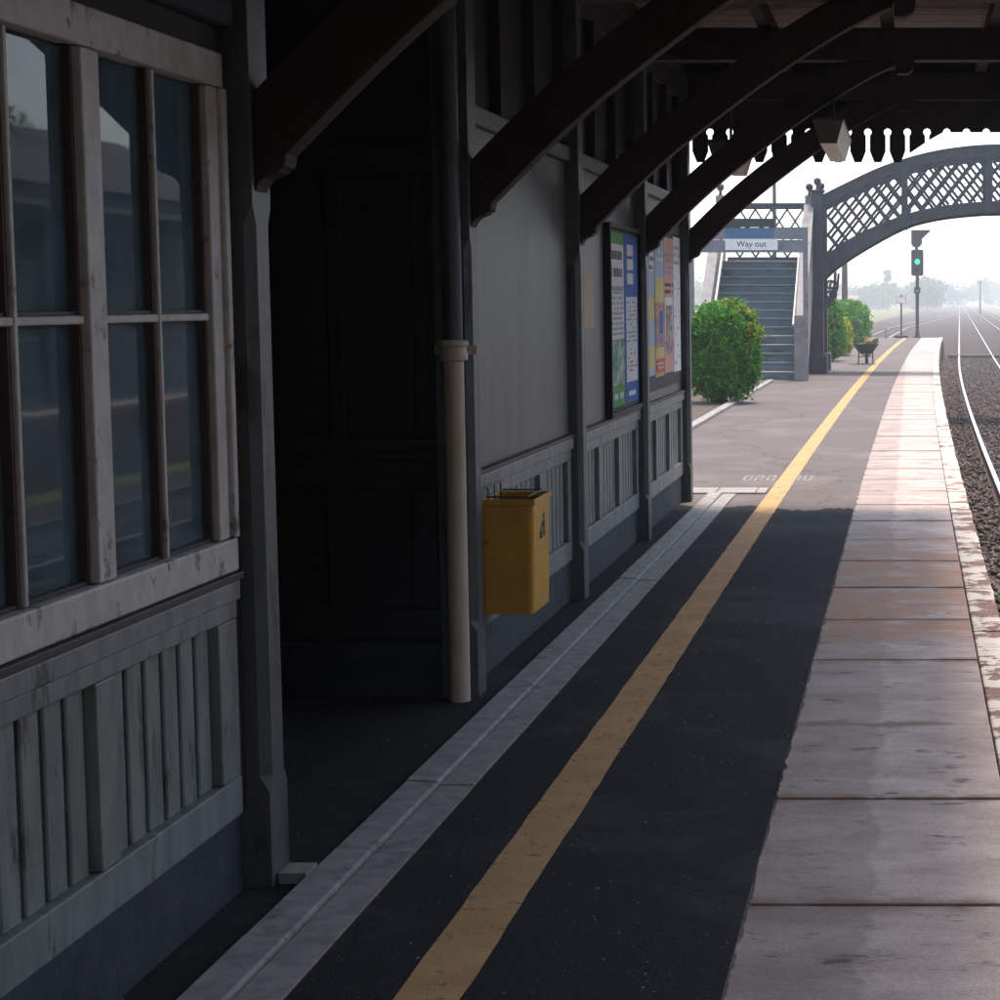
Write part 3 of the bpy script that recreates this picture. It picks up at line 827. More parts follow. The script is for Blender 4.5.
def dado_panels(par, edges, z0=0.327, z1=0.753, nb_=6):
    """stiles at each edge (y range) and vertical boards between them, with open joints"""
    for a, b in edges:
        B('stile', WX - 0.05, WX - 0.001, a, b, z0, z1, M['dado'], par, bevel=0.004)
    for (a0, a1), (b0, b1) in zip(edges[:-1], edges[1:]):
        pn = empty('dado_panel', (WX, (a1 + b0) / 2, z0)); pn.parent = par
        pn.location = Vector((WX, (a1 + b0) / 2, z0)) - Vector(par.location)
        w = (b0 - a1) / nb_
        me = MB().prism([(-w / 2 + 0.011, 0.0), (-w / 2 + 0.011, 0.020), (-w / 2 + 0.015, 0.024), (w / 2 - 0.015, 0.024), (w / 2 - 0.011, 0.020), (w / 2 - 0.011, 0.0)], 'z', 0.0, z1 - z0).mesh('board', M['dado'])
        # prism 'z' takes (x,y): here local x runs along the wall, so turn it
        for k in range(nb_):
            o = bpy.data.objects.new('board', me); col.objects.link(o); o.parent = pn
            o.location = (-0.050, a1 + w * (k + 0.5) - (a1 + b0) / 2, 0.0)
            o.rotation_euler = (0, 0, math.pi / 2); o.scale = (1, -1, 1)
edges = []
y = 4.197
edges = [(4.895, 5.028)]
while y > 0.5:
    edges.insert(0, (y - 0.052, y + 0.052)); y -= 0.748
dado_panels(nb, edges)
B('corner_post', WX - 0.14, WX - 0.004, Y1 + 0.002, Y1 + 0.036, 0.22, 3.30, M['timber_dark'], nb)
# windows: a run of casements, each with four panes
B('window_head', WX - 0.06, WX + 0.006, Y0, Y1, 2.151, 2.240, M['frame_white'], nb, bevel=0.005)
B('window_foot', WX - 0.06, WX + 0.010, Y0, Y1, 0.882, 0.970, M['frame_white'], nb, bevel=0.006)
B('jamb', WX - 0.06, WX + 0.002, 4.922, Y1 - 0.036, 0.972, 2.149, M['frame_white'], nb, bevel=0.005)
B('architrave', WX - 0.03, WX + 0.016, Y1 - 0.034, Y1 - 0.001, 0.972, 2.149, M['frame_white'], nb, bevel=0.006)
my = 4.223
while my > 0.4:
    B('mullion', WX - 0.06, WX + 0.004, my - 0.046, my + 0.046, 0.972, 2.149, M['frame_white'], nb, bevel=0.005)
    a, b = my + 0.047, (my + 0.745 - 0.047 if my < 4 else 4.921)
    w_ = empty('window', (WX - 0.04, (a + b) / 2, 0.97)); w_.parent = nb; w_.location = Vector((WX - 0.04, (a + b) / 2, 0.97)) - Vector(nb.location)
    W0 = Vector((WX - 0.04, (a + b) / 2, 0.97))
    def wpart(name, x0, x1, y0, y1, z0, z1, m, bev=0):
        o = MB().box(x0 - W0.x, x1 - W0.x, y0 - W0.y, y1 - W0.y, z0 - W0.z, z1 - W0.z)
        me = o.mesh(name, m); ob = bpy.data.objects.new(name, me); col.objects.link(ob); ob.parent = w_
        if bev:
            md = ob.modifiers.new('bevel', 'BEVEL'); md.width = bev; md.segments = 2
        return ob
    c = (a + b) / 2
    # thin moulded glazing bars, brown in the putty rebate
    wpart('glazing_bar', WX - 0.055, WX - 0.006, c - 0.008, c + 0.008, 0.973, 2.148, M['frame_white'], 0.004)
    for (s0, s1) in ((a + 0.001, c - 0.0085), (c + 0.0085, b - 0.001)):
        wpart('cross_bar', WX - 0.055, WX - 0.008, s0, s1, 1.547, 1.566, M['frame_white'], 0.004)
        for z0, z1 in ((0.973, 1.546), (1.567, 2.148)):
            # rebate: dark stained strips round each pane
            wpart('rebate', WX - 0.055, WX - 0.016, s1 - 0.013, s1 - 0.0006, z0, z1, M['sill_brown'])
            wpart('rebate', WX - 0.055, WX - 0.020, s0 + 0.0006, s0 + 0.008, z0, z1, M['sill_brown'])
            wpart('rebate', WX - 0.055, WX - 0.020, s0 + 0.009, s1 - 0.014, z0, z0 + 0.008, M['sill_brown'])
            wpart('pane', WX - 0.040, WX - 0.036, s0 + 0.009, s1 - 0.014, z0 + 0.009, z1 - 0.001, M['glass'])
    my -= 0.745
# wall above the windows and the projecting rail
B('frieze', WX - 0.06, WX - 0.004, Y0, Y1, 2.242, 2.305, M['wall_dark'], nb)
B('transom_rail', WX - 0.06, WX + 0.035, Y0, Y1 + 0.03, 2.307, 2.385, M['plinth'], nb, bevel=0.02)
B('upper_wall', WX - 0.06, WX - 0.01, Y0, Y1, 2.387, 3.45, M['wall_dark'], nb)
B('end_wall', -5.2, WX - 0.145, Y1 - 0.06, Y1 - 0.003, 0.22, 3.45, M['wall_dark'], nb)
B('rear_wall', -5.3, -5.21, Y0, Y1, 0, 3.45, M['room'], nb)
B('side_wall', -5.2, WX - 0.07, Y0, Y0 + 0.08, 0.22, 3.45, M['room'], nb)
B('lower_wall', -5.2, -1.88, Y0 + 0.09, Y1 - 0.07, 0.22, 0.30, M['room'], nb)
B('roof', -5.5, WX - 0.2, Y0 - 0.2, Y1 + 0.1, 3.56, 3.72, M['slate'], nb)
B('room_ceiling', -5.2, WX - 0.07, Y0 + 0.09, Y1 - 0.07, 2.9, 2.95, M['room'], nb)

# far block with posters
fb = empty('station_building', (-3.5, 11.4, 0))
tag(fb, 'grey panelled timber building under the canopy carrying posters and the yellow bin', 'building')
FY0, FY1 = 7.56, 15.17
B('plinth', -5.2, WX - 0.012, FY0 + 0.02, FY1, 0, 0.218, M['plinth'], fb, bevel=0.006)
for y0, y1 in zip(POSTS[1:-1], POSTS[2:]):
    a, b = y0 + 0.0745, y1 - 0.0745
    B('bottom_rail', WX - 0.05, WX, a, b, 0.220, 0.325, M['dado'], fb, bevel=0.004)
    B('top_rail', WX - 0.05, WX, a, b, 0.755, 0.812, M['dado'], fb, bevel=0.004)
    B('dado_rail', WX - 0.05, WX + 0.015, a, b, 0.814, 0.872, M['dado'], fb, bevel=0.006)
    B('sill', WX - 0.05, WX + 0.022, a, b, 0.874, 0.892, M['sill_brown'], fb, bevel=0.003)
    B('dado_backing', WX - 0.07, WX - 0.052, a, b, 0.20, 0.90, M['dado_back'], fb)
    st = 0.10; pw = (b - a - 4 * st) / 3
    dado_panels(fb, [(a + k * (st + pw), a + k * (st + pw) + st) for k in range(4)])
    B('wall_panel', WX - 0.05, WX - 0.012, a, b, 0.894, 2.318, M['wall_panel'], fb)
    B('transom_rail', WX - 0.06, WX + 0.02, a, b, 2.32, 2.40, M['post'], fb, bevel=0.008)
    for k in range(4):
        B('mullion', WX - 0.05, WX + 0.0, a + k * (b - a - 0.07) / 3, a + k * (b - a - 0.07) / 3 + 0.07, 2.402, 3.18, M['wall_dark'], fb)
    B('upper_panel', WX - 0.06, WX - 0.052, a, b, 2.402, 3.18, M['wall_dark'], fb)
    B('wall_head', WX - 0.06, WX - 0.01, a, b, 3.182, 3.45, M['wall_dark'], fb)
# end wall of this block facing the porch: framed panels, nearly black
ex0, ex1 = -4.4, PFX - 0.15
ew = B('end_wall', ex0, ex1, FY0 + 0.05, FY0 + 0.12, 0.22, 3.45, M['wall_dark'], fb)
for z0, z1 in ((0.24, 0.36), (0.84, 0.96), (1.00, 1.05), (2.1, 2.22)):
    B('wall_rail', ex0, ex1, FY0 + 0.02, FY0 + 0.049, z0, z1, M['wall_dark'], fb, bevel=0.006)
xk = ex1 - 0.06
while xk > ex0:
    B('wall_stile', xk - 0.05, xk + 0.05, FY0 + 0.022, FY0 + 0.049, 0.362, 0.838, M['wall_dark'], fb, bevel=0.006)
    B('wall_stile', xk - 0.03, xk + 0.03, FY0 + 0.03, FY0 + 0.049, 1.052, 2.098, M['wall_dark'], fb, bevel=0.006)
    xk -= 0.34
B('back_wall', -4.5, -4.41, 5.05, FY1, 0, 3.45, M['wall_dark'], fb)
B('far_end_wall', -4.4, WX - 0.10, FY1 - 0.08, FY1 - 0.002, 0.22, 3.45, M['wall_panel'], fb)
B('roof', -5.5, WX - 0.2, 5.16, FY1 + 0.2, 3.56, 3.72, M['slate'], fb)
# porch ceiling and stone step at the foot of the first post
B('porch_ceiling', -4.4, WX - 0.15, 5.17, FY0 + 0.04, 3.38, 3.44, M['wall_dark'], fb)
tag(B('step_stone', -1.735, -1.66, 5.10, 5.20, 0, 0.032, M['kerbstone']), 'short pale stone block at the foot of the nearest canopy post', 'stone')

# downpipe on the camera side of the second post
dp = empty('downpipe', (-1.795, 7.50, 0))
tag(dp, 'cast rainwater pipe, cream below and dark above, against the canopy post beside the yellow bin', 'pipe')
cx, cyy = -1.800, 7.497
MB().tube((cx, cyy, 0), (cx, cyy, 1.36), 0.0405, seg=20).build('lower_pipe', M['pipe_cream'], dp, smooth=True)
MB().lathe([(0.045, 0), (0.056, 0.006), (0.058, 0.03), (0.052, 0.04), (0.052, 0.055), (0.060, 0.062), (0.060, 0.078), (0.046, 0.085)], (cx, cyy, 1.36), 20).build('collar', M['pipe_cream'], dp, smooth=True)
B('ear', cx - 0.085, cx + 0.085, cyy + 0.0435, cyy + 0.058, 1.385, 1.42, M['pipe_cream'], dp, bevel=0.004)
MB().tube((cx, cyy, 1.446), (cx, cyy, 3.35), 0.038, seg=20).build('upper_pipe', M['post'], dp, smooth=True)

# litter bin
bx0, bx1, by0, by1, bz0, bz1 = WX + 0.016, -1.555, 7.80, 8.17, 0.30, 0.775
lb = empty('litter_bin', (bx0, (by0 + by1) / 2, bz0))
tag(lb, 'square yellow litter bin hung on the grey dado by the cream downpipe', 'litter bin')
bm_ = MB()
t_ = 0.012
def ringv(x0, x1, y0, y1, z):
    r_ = 0.02
    pts = []
    for cxx, cyy2, a0 in ((x1 - r_, y1 - r_, 0), (x0 + r_, y1 - r_, 90), (x0 + r_, y0 + r_, 180), (x1 - r_, y0 + r_, 270)):
        for k in range(4):
            a = R(a0 + 30 * k)
            pts.append((cxx + r_ * math.cos(a), cyy2 + r_ * math.sin(a), z))
    return pts
rings = [ringv(bx0 + .02, bx1 - .02, by0 + .02, by1 - .02, bz0), ringv(bx0 + .004, bx1 - .008, by0 + .006, by1 - .006, bz0), ringv(bx0, bx1, by0, by1, bz1), ringv(bx0 + t_, bx1 - t_, by0 + t_, by1 - t_, bz1), ringv(bx0 + t_ + .004, bx1 - t_ - .008, by0 + t_, by1 - t_, bz0 + 0.03)]
V_, F_ = [], []
for r_ in rings: V_ += r_
n = 16
for j in range(len(rings) - 1):
    for k in range(n):
        F_.append((j * n + k, j * n + (k + 1) % n, (j + 1) * n + (k + 1) % n, (j + 1) * n + k))
F_ += [tuple(range(n - 1, -1, -1)), tuple(4 * n + k for k in range(n))]
bm_.add(V_, F_).build('body', M['bin_yellow'], lb, bevel=0.003)
rim = MB()
for (xa_, xb_, ya_, yb2) in ((bx0 - .006, bx1 + .006, by0 - .006, by0 + .004), (bx0 - .006, bx1 + .006, by1 - .004, by1 + .006), (bx0 - .006, bx0 + .004, by0 + .0045, by1 - .0045), (bx1 - .004, bx1 + .006, by0 + .0045, by1 - .0045)):
    rim.box(xa_, xb_, ya_, yb2, bz1 - 0.022, bz1 + 0.003)
rim.build('rim', M['bin_yellow'], lb, bevel=0.003)
wr = MB()
for z in (bz1 - 0.02, bz1 + 0.012, bz1 + 0.045):
    q = [(bx0 + .03, by0 + .03, z), (bx1 - .03, by0 + .03, z), (bx1 - .03, by1 - .03, z), (bx0 + .03, by1 - .03, z)]
    if z < bz1 + 0.04:
        for k in range(4): wr.tube(q[k], q[(k + 1) % 4], 0.0035, seg=6)
for k in range(3):
    yy = by0 + 0.06 + k * 0.12
    wr.tube((bx0 + .03, yy, bz0 + .05), (bx0 + .03, yy, bz1 + 0.05), 0.0035, seg=6)
wr.tube((bx0 + .03, by0 + .03, bz1 + 0.05), (bx0 + .03, by1 - .03, bz1 + 0.05), 0.0035, seg=6)
wr.build('wire_liner', M['steel_dark'], lb)
B('hanger', WX + 0.001, bx0 - 0.001, by0 + 0.1, by1 - 0.1, 0.56, 0.70, M['steel_dark'], lb)
# small black tidy-bin mark on the side facing the track
lg = MB()
lx = bx1 + 0.0006
def patch(y0, y1, z0, z1):
    lg.add([(lx, y0, z0), (lx, y1, z0), (lx, y1, z1), (lx, y0, z1)], [(0, 1, 2, 3)])
yc = (by0 + by1) / 2 + 0.01
lg.add([(lx, yc + 0.022 + 0.016 * math.cos(k * math.pi / 5), 0.690 + 0.014 * math.sin(k * math.pi / 5)) for k in range(10)], [tuple(range(10))])
for dy0, dy1, z0, z1 in ((0.0, 0.045, 0.640, 0.672), (-0.03, 0.0, 0.650, 0.662), (0.004, 0.018, 0.600, 0.640), (0.03, 0.044, 0.604, 0.640), (-0.055, -0.02, 0.598, 0.630), (-0.045, -0.03, 0.633, 0.645)):
    patch(yc + dy0, yc + dy1, z0, z1)
lg.build('tidy_mark', M['ink'], lb)

# =================================================================== NOTICES AND POSTERS (on the far block)
def sheet_x(m_, y0, y1, z0, z1, x):
    return m_.add([(x, y0, z0), (x, y1, z0), (x, y1, z1), (x, y0, z1)], [(0, 1, 2, 3)])
def prints(par, items, x):
    """items: (material, [(y0,y1,z0,z1), ...]) flat print lying just proud of the sheet"""
    for i, (mm, rects) in enumerate(items):
        m_ = MB()
        for r_ in rects: sheet_x(m_, *r_, x + 0.0006 * (i + 1))
        o_ = m_.build('print', M[mm], par)
        if len(rects) > 1: o_['kind'] = 'stuff'
def textrows(y0, y1, z0, z1, rows, seed, fill=0.85):
    rr = random.Random(seed); out = []
    h = (z1 - z0) / rows
    for k in range(rows):
        zz = z1 - h * (k + 0.8); yy = y0
        while yy < y1 - 0.02:
            w = rr.uniform(0.02, 0.08)
            if rr.random() < fill: out.append((yy, min(yy + w, y1), zz, zz + h * 0.5))
            yy += w + 0.012
    return out
PX_ = WX - 0.012
nbd = empty('notice_board', (PX_, 12.05, 0.95))
tag(nbd, 'black framed notice board with a green and a blue edged timetable poster', 'notice board')
ya, yb_, za, zb = 11.31, 12.56, 0.925, 2.03
B('backing_board', PX_ + 0.001, PX_ + 0.02, ya, yb_, za, zb, M['ink'], nbd)
for q in ((ya - 0.03, ya, za - 0.03, zb + 0.03), (yb_, yb_ + 0.03, za - 0.03, zb + 0.03), (ya, yb_, za - 0.03, za), (ya, yb_, zb, zb + 0.03)):
    B('frame', PX_ + 0.001, PX_ + 0.045, q[0], q[1], q[2], q[3], M['ink'], nbd, bevel=0.003)
xs = PX_ + 0.021
p1 = MB().box(xs, xs + 0.001, 11.34, 11.94, 0.95, 2.01).build('poster', M['p_green'], nbd)
prints(p1, [('paper', [(11.36, 11.93, 1.36, 1.94)]), ('ink', textrows(11.42, 11.88, 1.72, 1.93, 2, 1)), ('p_grey', textrows(11.40, 11.90, 1.38, 1.66, 9, 2) + [(11.36, 11.90, 1.655, 1.685)]), ('pic_c', [(11.37, 11.92, 1.08, 1.36)]), ('paper', textrows(11.5, 11.85, 0.98, 1.05, 1, 33))], xs + 0.001)
p2 = MB().box(xs, xs + 0.001, 11.96, 12.54, 0.95, 2.01).build('poster', M['p_blue'], nbd)
prints(p2, [('paper', [(12.02, 12.50, 1.08, 1.62)] + [(12.08, 12.34, z, z + 0.07) for z in (1.70, 1.79, 1.88)] + [(12.1, 12.4, 0.99, 1.02)]), ('p_grey', textrows(12.05, 12.47, 1.3, 1.6, 11, 4, .6)), ('p_red', textrows(12.05, 12.47, 1.14, 1.3, 6, 6, .4))], xs + 0.001)
tag(B('paper_notice', PX_ + 0.001, PX_ + 0.004, 10.48, 10.90, 1.44, 1.76, M['paper_warm']), 'small buff paper notice on the grey wall left of the framed notice board', 'notice')
def poster(y0, y1, z0, z1, base, items, label):
    r_ = empty('poster', (PX_, (y0 + y1) / 2, z0))
    tag(r_, label, 'poster', 'posters on the last wall bay')
    s_ = B('paper', PX_ + 0.008, PX_ + 0.009, y0, y1, z0, z1, M[base], r_)
    prints(r_, items, PX_ + 0.009)
B_ = B('poster_backing', PX_ + 0.001, PX_ + 0.007, 12.80, 14.99, 0.96, 2.10, M['wall_dark'], fb)
poster(12.96, 13.46, 1.07, 2.02, 'p_sky', [('p_yellow', [(12.98, 13.44, 1.45, 1.62), (12.98, 13.44, 1.12, 1.28)]), ('paper', [(12.98, 13.44, 1.80, 1.98)]), ('ink', textrows(13.0, 13.42, 1.8, 1.98, 3, 8))], 'pale blue and yellow poster at the left of the row of four')
poster(13.48, 13.97, 1.05, 2.04, 'p_orange', [('p_sky', [(13.48, 13.97, 1.76, 2.04)]), ('p_yellow', [(13.48, 13.97, 1.58, 1.76), (13.48, 13.97, 1.18, 1.26)]), ('pic_a', [(13.48, 13.97, 1.26, 1.58)]), ('p_red', [(13.52, 13.93, 1.08, 1.18)]), ('p_blue', [(13.70, 13.88, 1.36, 1.52)]), ('paper', textrows(13.55, 13.9, 1.10, 1.16, 2, 31) + textrows(13.52, 13.93, 1.86, 1.98, 2, 32))], 'orange, blue and red picture poster, second in the row of four')
poster(13.99, 14.52, 1.06, 2.06, 'p_pink', [('paper', [(14.03, 14.48, 1.30, 1.62)]), ('pic_b', [(14.06, 14.45, 1.20, 1.56)]), ('p_grey', textrows(14.03, 14.48, 1.78, 1.96, 4, 9)), ('ink', textrows(14.03, 14.48, 1.64, 1.74, 2, 10))], 'pink and white poster with dark lettering, third in the row of four')
poster(14.54, 14.97, 1.05, 2.08, 'paper', [('p_grey', textrows(14.58, 14.92, 1.86, 2.03, 3, 11)), ('p_sky', textrows(14.58, 14.92, 1.1, 1.8, 16, 12, .35))], 'mostly white poster at the right of the row of four, nearest the end post')

# hanging lamps
def lamp(x, y0, y1, ztop, label, zhang):
    r_ = empty('hanging_lamp', (x, (y0 + y1) / 2, ztop))
    tag(r_, label, 'lamp', 'lamps hanging under the canopy')
    w0, w1, h = 0.092, 0.052, 0.135
    V_ = [(x - w0, y0, ztop), (x + w0, y0, ztop), (x + w1, y0 + .03, ztop - h), (x - w1, y0 + .03, ztop - h), (x - w0, y1, ztop), (x + w0, y1, ztop), (x + w1, y1 - .03, ztop - h), (x - w1, y1 - .03, ztop - h)]
    MB().add(V_, [(2, 6, 7, 3), (1, 5, 6, 2), (0, 3, 7, 4)]).build('diffuser', M['shade_pale'], r_)
    MB().add([(a, b - .002, c_) for (a, b, c_) in V_[:4]], [(0, 1, 2, 3)]).build('end_cap', M['shade_side'], r_)
    MB().add([(a, b + .002, c_) for (a, b, c_) in V_[4:]], [(0, 3, 2, 1)]).build('end_cap', M['shade_side'], r_)
    B('housing', x - w0 - .004, x + w0 + .004, y0 - .004, y1 + .004, ztop + .001, ztop + 0.02, M['steel_dark'], r_)
    MB().tube((x, (y0 + y1) / 2, ztop + 0.02), (x, (y0 + y1) / 2, zhang), 0.011, seg=8).build('rod', M['steel_dark'], r_)
lamp(-0.505, 11.85, 13.45, 2.70, 'pale trough lamp hanging from the third visible brace, in front of the valance', 2.918)
lamp(-1.30, 13.2, 14.7, 2.68, 'trough lamp half hidden between the last two canopy braces', 3.475)

# =================================================================== FOOTBRIDGE AND STAIRS
BY = 41.6
br = empty('footbridge', (-1.9, BY, 0))
tag(br, 'dark arched footbridge with lattice sides crossing over the tracks', 'footbridge')
ux = -1.95
top_pts = [(0, 3.81), (0.65, 4.13), (1.28, 4.42), (1.9, 4.63), (2.5, 4.78), (3.2, 4.88), (3.93, 4.92), (5.5, 4.93)]
mid_pts = [(0, 2.48), (0.2, 2.62), (0.82, 3.02), (1.81, 3.43), (2.52, 3.60), (3.2, 3.69), (3.93, 3.73), (5.5, 3.74)]
bot_pts = [(0, 2.00), (0.18, 2.19), (0.82, 2.63), (1.81, 3.17), (2.52, 3.37), (3.2, 3.46), (3.93, 3.50), (5.5, 3.51)]
SPAN = 11.0
def ev(pts, u):
    if u > SPAN / 2: u = SPAN - u
    for (a, za_), (b, zb_) in zip(pts[:-1], pts[1:]):
        if u <= b:
            return za_ + (zb_ - za_) * (u - a) / (b - a)
    return pts[-1][1]
def smoothed(pts):
    s = smooth_curve(pts, 4)
    return s
top_s, mid_s, bot_s = smoothed(top_pts), smoothed(mid_pts), smoothed(bot_pts)
N = 48
def ribbon(pa, pb, y0, y1, name, offs=(0, 0)):
    V_, F_ = [], []
    for i in range(N + 1):
        u = SPAN * i / N
        zb_ = ev(pa, u) + offs[0]; zt = ev(pb, u) + offs[1]
        V_ += [(ux + u, y0, zb_), (ux + u, y1, zb_), (ux + u, y1, zt), (ux + u, y0, zt)]
    for i in range(N):
        for k in range(4):
            F_.append((4 * i + k, 4 * i + (k + 1) % 4, 4 * i + 4 + (k + 1) % 4, 4 * i + 4 + k))
    F_ += [(3, 2, 1, 0), (4 * N, 4 * N + 1, 4 * N + 2, 4 * N + 3)]
    return MB().add(V_, F_).build(name, M['bridge'], br)
bar_me = MB().box(-0.5, 0.5, -0.5, 0.5, -0.5, 0.5).mesh('lattice_bar', M['bridge'])
def wbar(x0, z0, x1, z1, y, w, t):
    L = math.hypot(x1 - x0, z1 - z0)
    o = bpy.data.objects.new('lattice_bar', bar_me); col.objects.link(o); o.parent = br
    o.location = Vector(((x0 + x1) / 2, y, (z0 + z1) / 2)) - Vector(br.location)
    o.rotation_euler = (0, -math.atan2(z1 - z0, x1 - x0), 0)
    o.scale = (L, t, w)
for gy, gname in ((BY, 'near'), (BY + 1.75, 'far')):
    ribbon(top_s, top_s, gy - 0.06, gy + 0.06, 'top_chord', (-0.22, 0.0))
    ribbon(bot_s, mid_s, gy - 0.05, gy + 0.05, 'bottom_chord')
    ribbon(mid_s, mid_s, gy - 0.075, gy + 0.075, 'chord_flange', (-0.045, 0.012))
    ribbon(top_s, top_s, gy - 0.085, gy + 0.085, 'handrail', (0.001, 0.04))
    k = 0
    st = 1.833
    while k * st <= SPAN + 0.01:
        u = k * st
        B('stiffener', ux + u - 0.07, ux + u + 0.07, gy - 0.09, gy + 0.09, ev(bot_s, u) + 0.0, ev(top_s, u) - 0.05, M['bridge'], br)
        k += 1
    # lattice: two families of inclined bars between the chords
    step = 0.315
    for fam in (1, -1):
        u0 = -2.2
        while u0 < SPAN + 2.2:
            slope = fam * 1.25
            # march along the bar and keep what lies between the chords
            zin = []
            for q in range(0, 160):
                u = u0 + (q - 80) * 0.025
                if u < 0.12 or u > SPAN - 0.12: continue
                z = 3.6 + slope * (u - u0)
                if ev(mid_s, u) - 0.01 <= z <= ev(top_s, u) - 0.17: zin.append((u, z))
            if len(zin) > 3:
                (ua, za_), (ub, zb_) = zin[0], zin[-1]
                wbar(ux + ua, za_, ux + ub, zb_, gy + fam * 0.014, 0.06, 0.014)
            u0 += step
# deck
dv, df = [], []
for i in range(N + 1):
    u = SPAN * i / N
    dv += [(ux + u, BY + 0.07, ev(mid_s, u) - 0.17), (ux + u, BY + 1.68, ev(mid_s, u) - 0.17), (ux + u, BY + 1.68, ev(mid_s, u) - 0.11), (ux + u, BY + 0.07, ev(mid_s, u) - 0.11)]
for i in range(N):
    for k in range(4):
        df.append((4 * i + k, 4 * i + (k + 1) % 4, 4 * i + 4 + (k + 1) % 4, 4 * i + 4 + k))
MB().add(dv, df).build('deck', M['bridge'], br)
# end columns with plinths
for cxx in (ux - 0.06, ux + SPAN + 0.06):
    for gy in (BY, BY + 1.75):
        zb0 = 0.0 if cxx < 0 else -0.15
        B('column', cxx - 0.13, cxx + 0.13, gy - 0.115, gy + 0.115, zb0 + 0.42, 3.92, M['bridge'], br, bevel=0.01)
        B('column_plinth', cxx - 0.21, cxx + 0.21, gy - 0.19, gy + 0.19, zb0, zb0 + 0.40, M['bridge'], br, bevel=0.03)
        B('column_cap', cxx - 0.16, cxx + 0.16, gy - 0.145, gy + 0.145, 3.922, 3.98, M['bridge'], br, bevel=0.01)
        MB().lathe([(0.04, 0), (0.035, 0.05), (0.03, 0.09), (0.07, 0.13), (0.085, 0.18), (0.07, 0.235), (0.02, 0.265)], (cxx, gy, 3.982), 12).build('ball_finial', M['bridge'], br, smooth=True)
# scrolled bracket under the springing of the near girder
for gy in (BY, BY + 1.75):
    sc = MB()
    for (cu, cz, r_) in ((0.22, 1.93, 0.09), (0.20, 1.72, 0.075), (0.17, 1.55, 0.06)):
        for k in range(14):
            a0, a1 = 2 * math.pi * k / 14, 2 * math.pi * (k + 1) / 14
            sc.bar((ux + cu + r_ * math.cos(a0), gy, cz + r_ * math.sin(a0)), (ux + cu + r_ * math.cos(a1), gy, cz + r_ * math.sin(a1)), 0.05, 0.03, up=(0, 1, 0))
    sc.bar((ux + 0.33, gy, 2.2), (ux + 0.30, gy, 1.85), 0.05, 0.04, up=(0, 1, 0))
    sc.bar((ux + 0.30, gy, 1.85), (ux + 0.09, gy, 1.42), 0.05, 0.04, up=(0, 1, 0))
    sc.build('scroll_bracket', M['bridge'], br)

# stairs rising away from the camera to a landing
SX0, SX1 = -4.05, -2.28
NS, RISE, GO = 14, 0.175, 0.262
SY = 38.0
stn = empty('stairs', ((SX0 + SX1) / 2, SY, 0))
tag(stn, 'blue grey wooden stairs up to the footbridge with panelled sides', 'stairs')
for k in range(NS):
    y0 = SY + GO * k
    B('riser', SX0, SX1, y0 + 0.03, y0 + 0.06, RISE * k, RISE * (k + 1) - 0.036, M['stair'], stn)
    B('tread', SX0, SX1, y0, y0 + GO + 0.05, RISE * (k + 1) - 0.035, RISE * (k + 1), M['tread'] if k in (0, 3, 4, 13) else M['stair'], stn, bevel=0.008)
LZ = RISE * NS; LY0 = SY + GO * NS; LY1 = BY + 1.9
B('landing', SX0 - 0.1, ux - 0.16, LY0 + 0.051, LY1 - 0.06, LZ - 0.12, LZ - 0.002, M['bridge'], stn)
for sx, inner in ((SX1, 1), (SX0, -1)):
    xa, xb = (sx + 0.002, sx + 0.17) if inner == 1 else (sx - 0.17, sx - 0.002)
    # solid side: sloping parapet
    poly = [(SY - 0.06, 0.0), (SY - 0.06, 1.08), (SY + 0.1, 1.12), (LY0 - 0.15, LZ + 1.12), (LY0 + 0.05, LZ + 1.18), (LY0 + 0.05, LZ - 0.5), (SY + 1.2, 0.0)]
    o = MB().prism(poly, 'x', xa, xb).build('stair_side', M['stair_side'], stn); tri_fix(o)
    o = MB().prism([(SY - 0.08, 1.082), (SY + 0.1, 1.122), (LY0 - 0.15, LZ + 1.122), (LY0 + 0.05, LZ + 1.182), (LY0 + 0.05, LZ + 1.24), (LY0 - 0.15, LZ + 1.18), (SY + 0.1, 1.18), (SY - 0.08, 1.14)], 'x', xa - 0.02, xb + 0.02).build('side_capping', M['stair_side'], stn); tri_fix(o)
    # newel posts, foot and head
    B('newel_post', xa - 0.02, xb + 0.02, SY - 0.22, SY - 0.082, 0, 1.30, M['stair_side'], stn, bevel=0.01)
    B('newel_post', xa - 0.012, xb + 0.012, LY0 + 0.06, LY0 + 0.22, LZ - 2.4, LZ + 1.42, M['stair_side'], stn, bevel=0.01)
    xm = (xa + xb) / 2
    MB().lathe([(0.05, 0), (0.035, 0.04), (0.03, 0.09), (0.07, 0.13), (0.088, 0.18), (0.07, 0.235), (0.02, 0.265)], (xm, LY0 + 0.14, LZ + 1.421), 12).build('ball_finial', M['bridge'], stn, smooth=True)
    # white handrail inside
    hx = sx - 0.07 * inner
    MB().tube((hx, SY + 0.3, 0.2 + 0.90), (hx, LY0, LZ + 0.93), 0.022, seg=8).build('handrail', M['white'], stn)
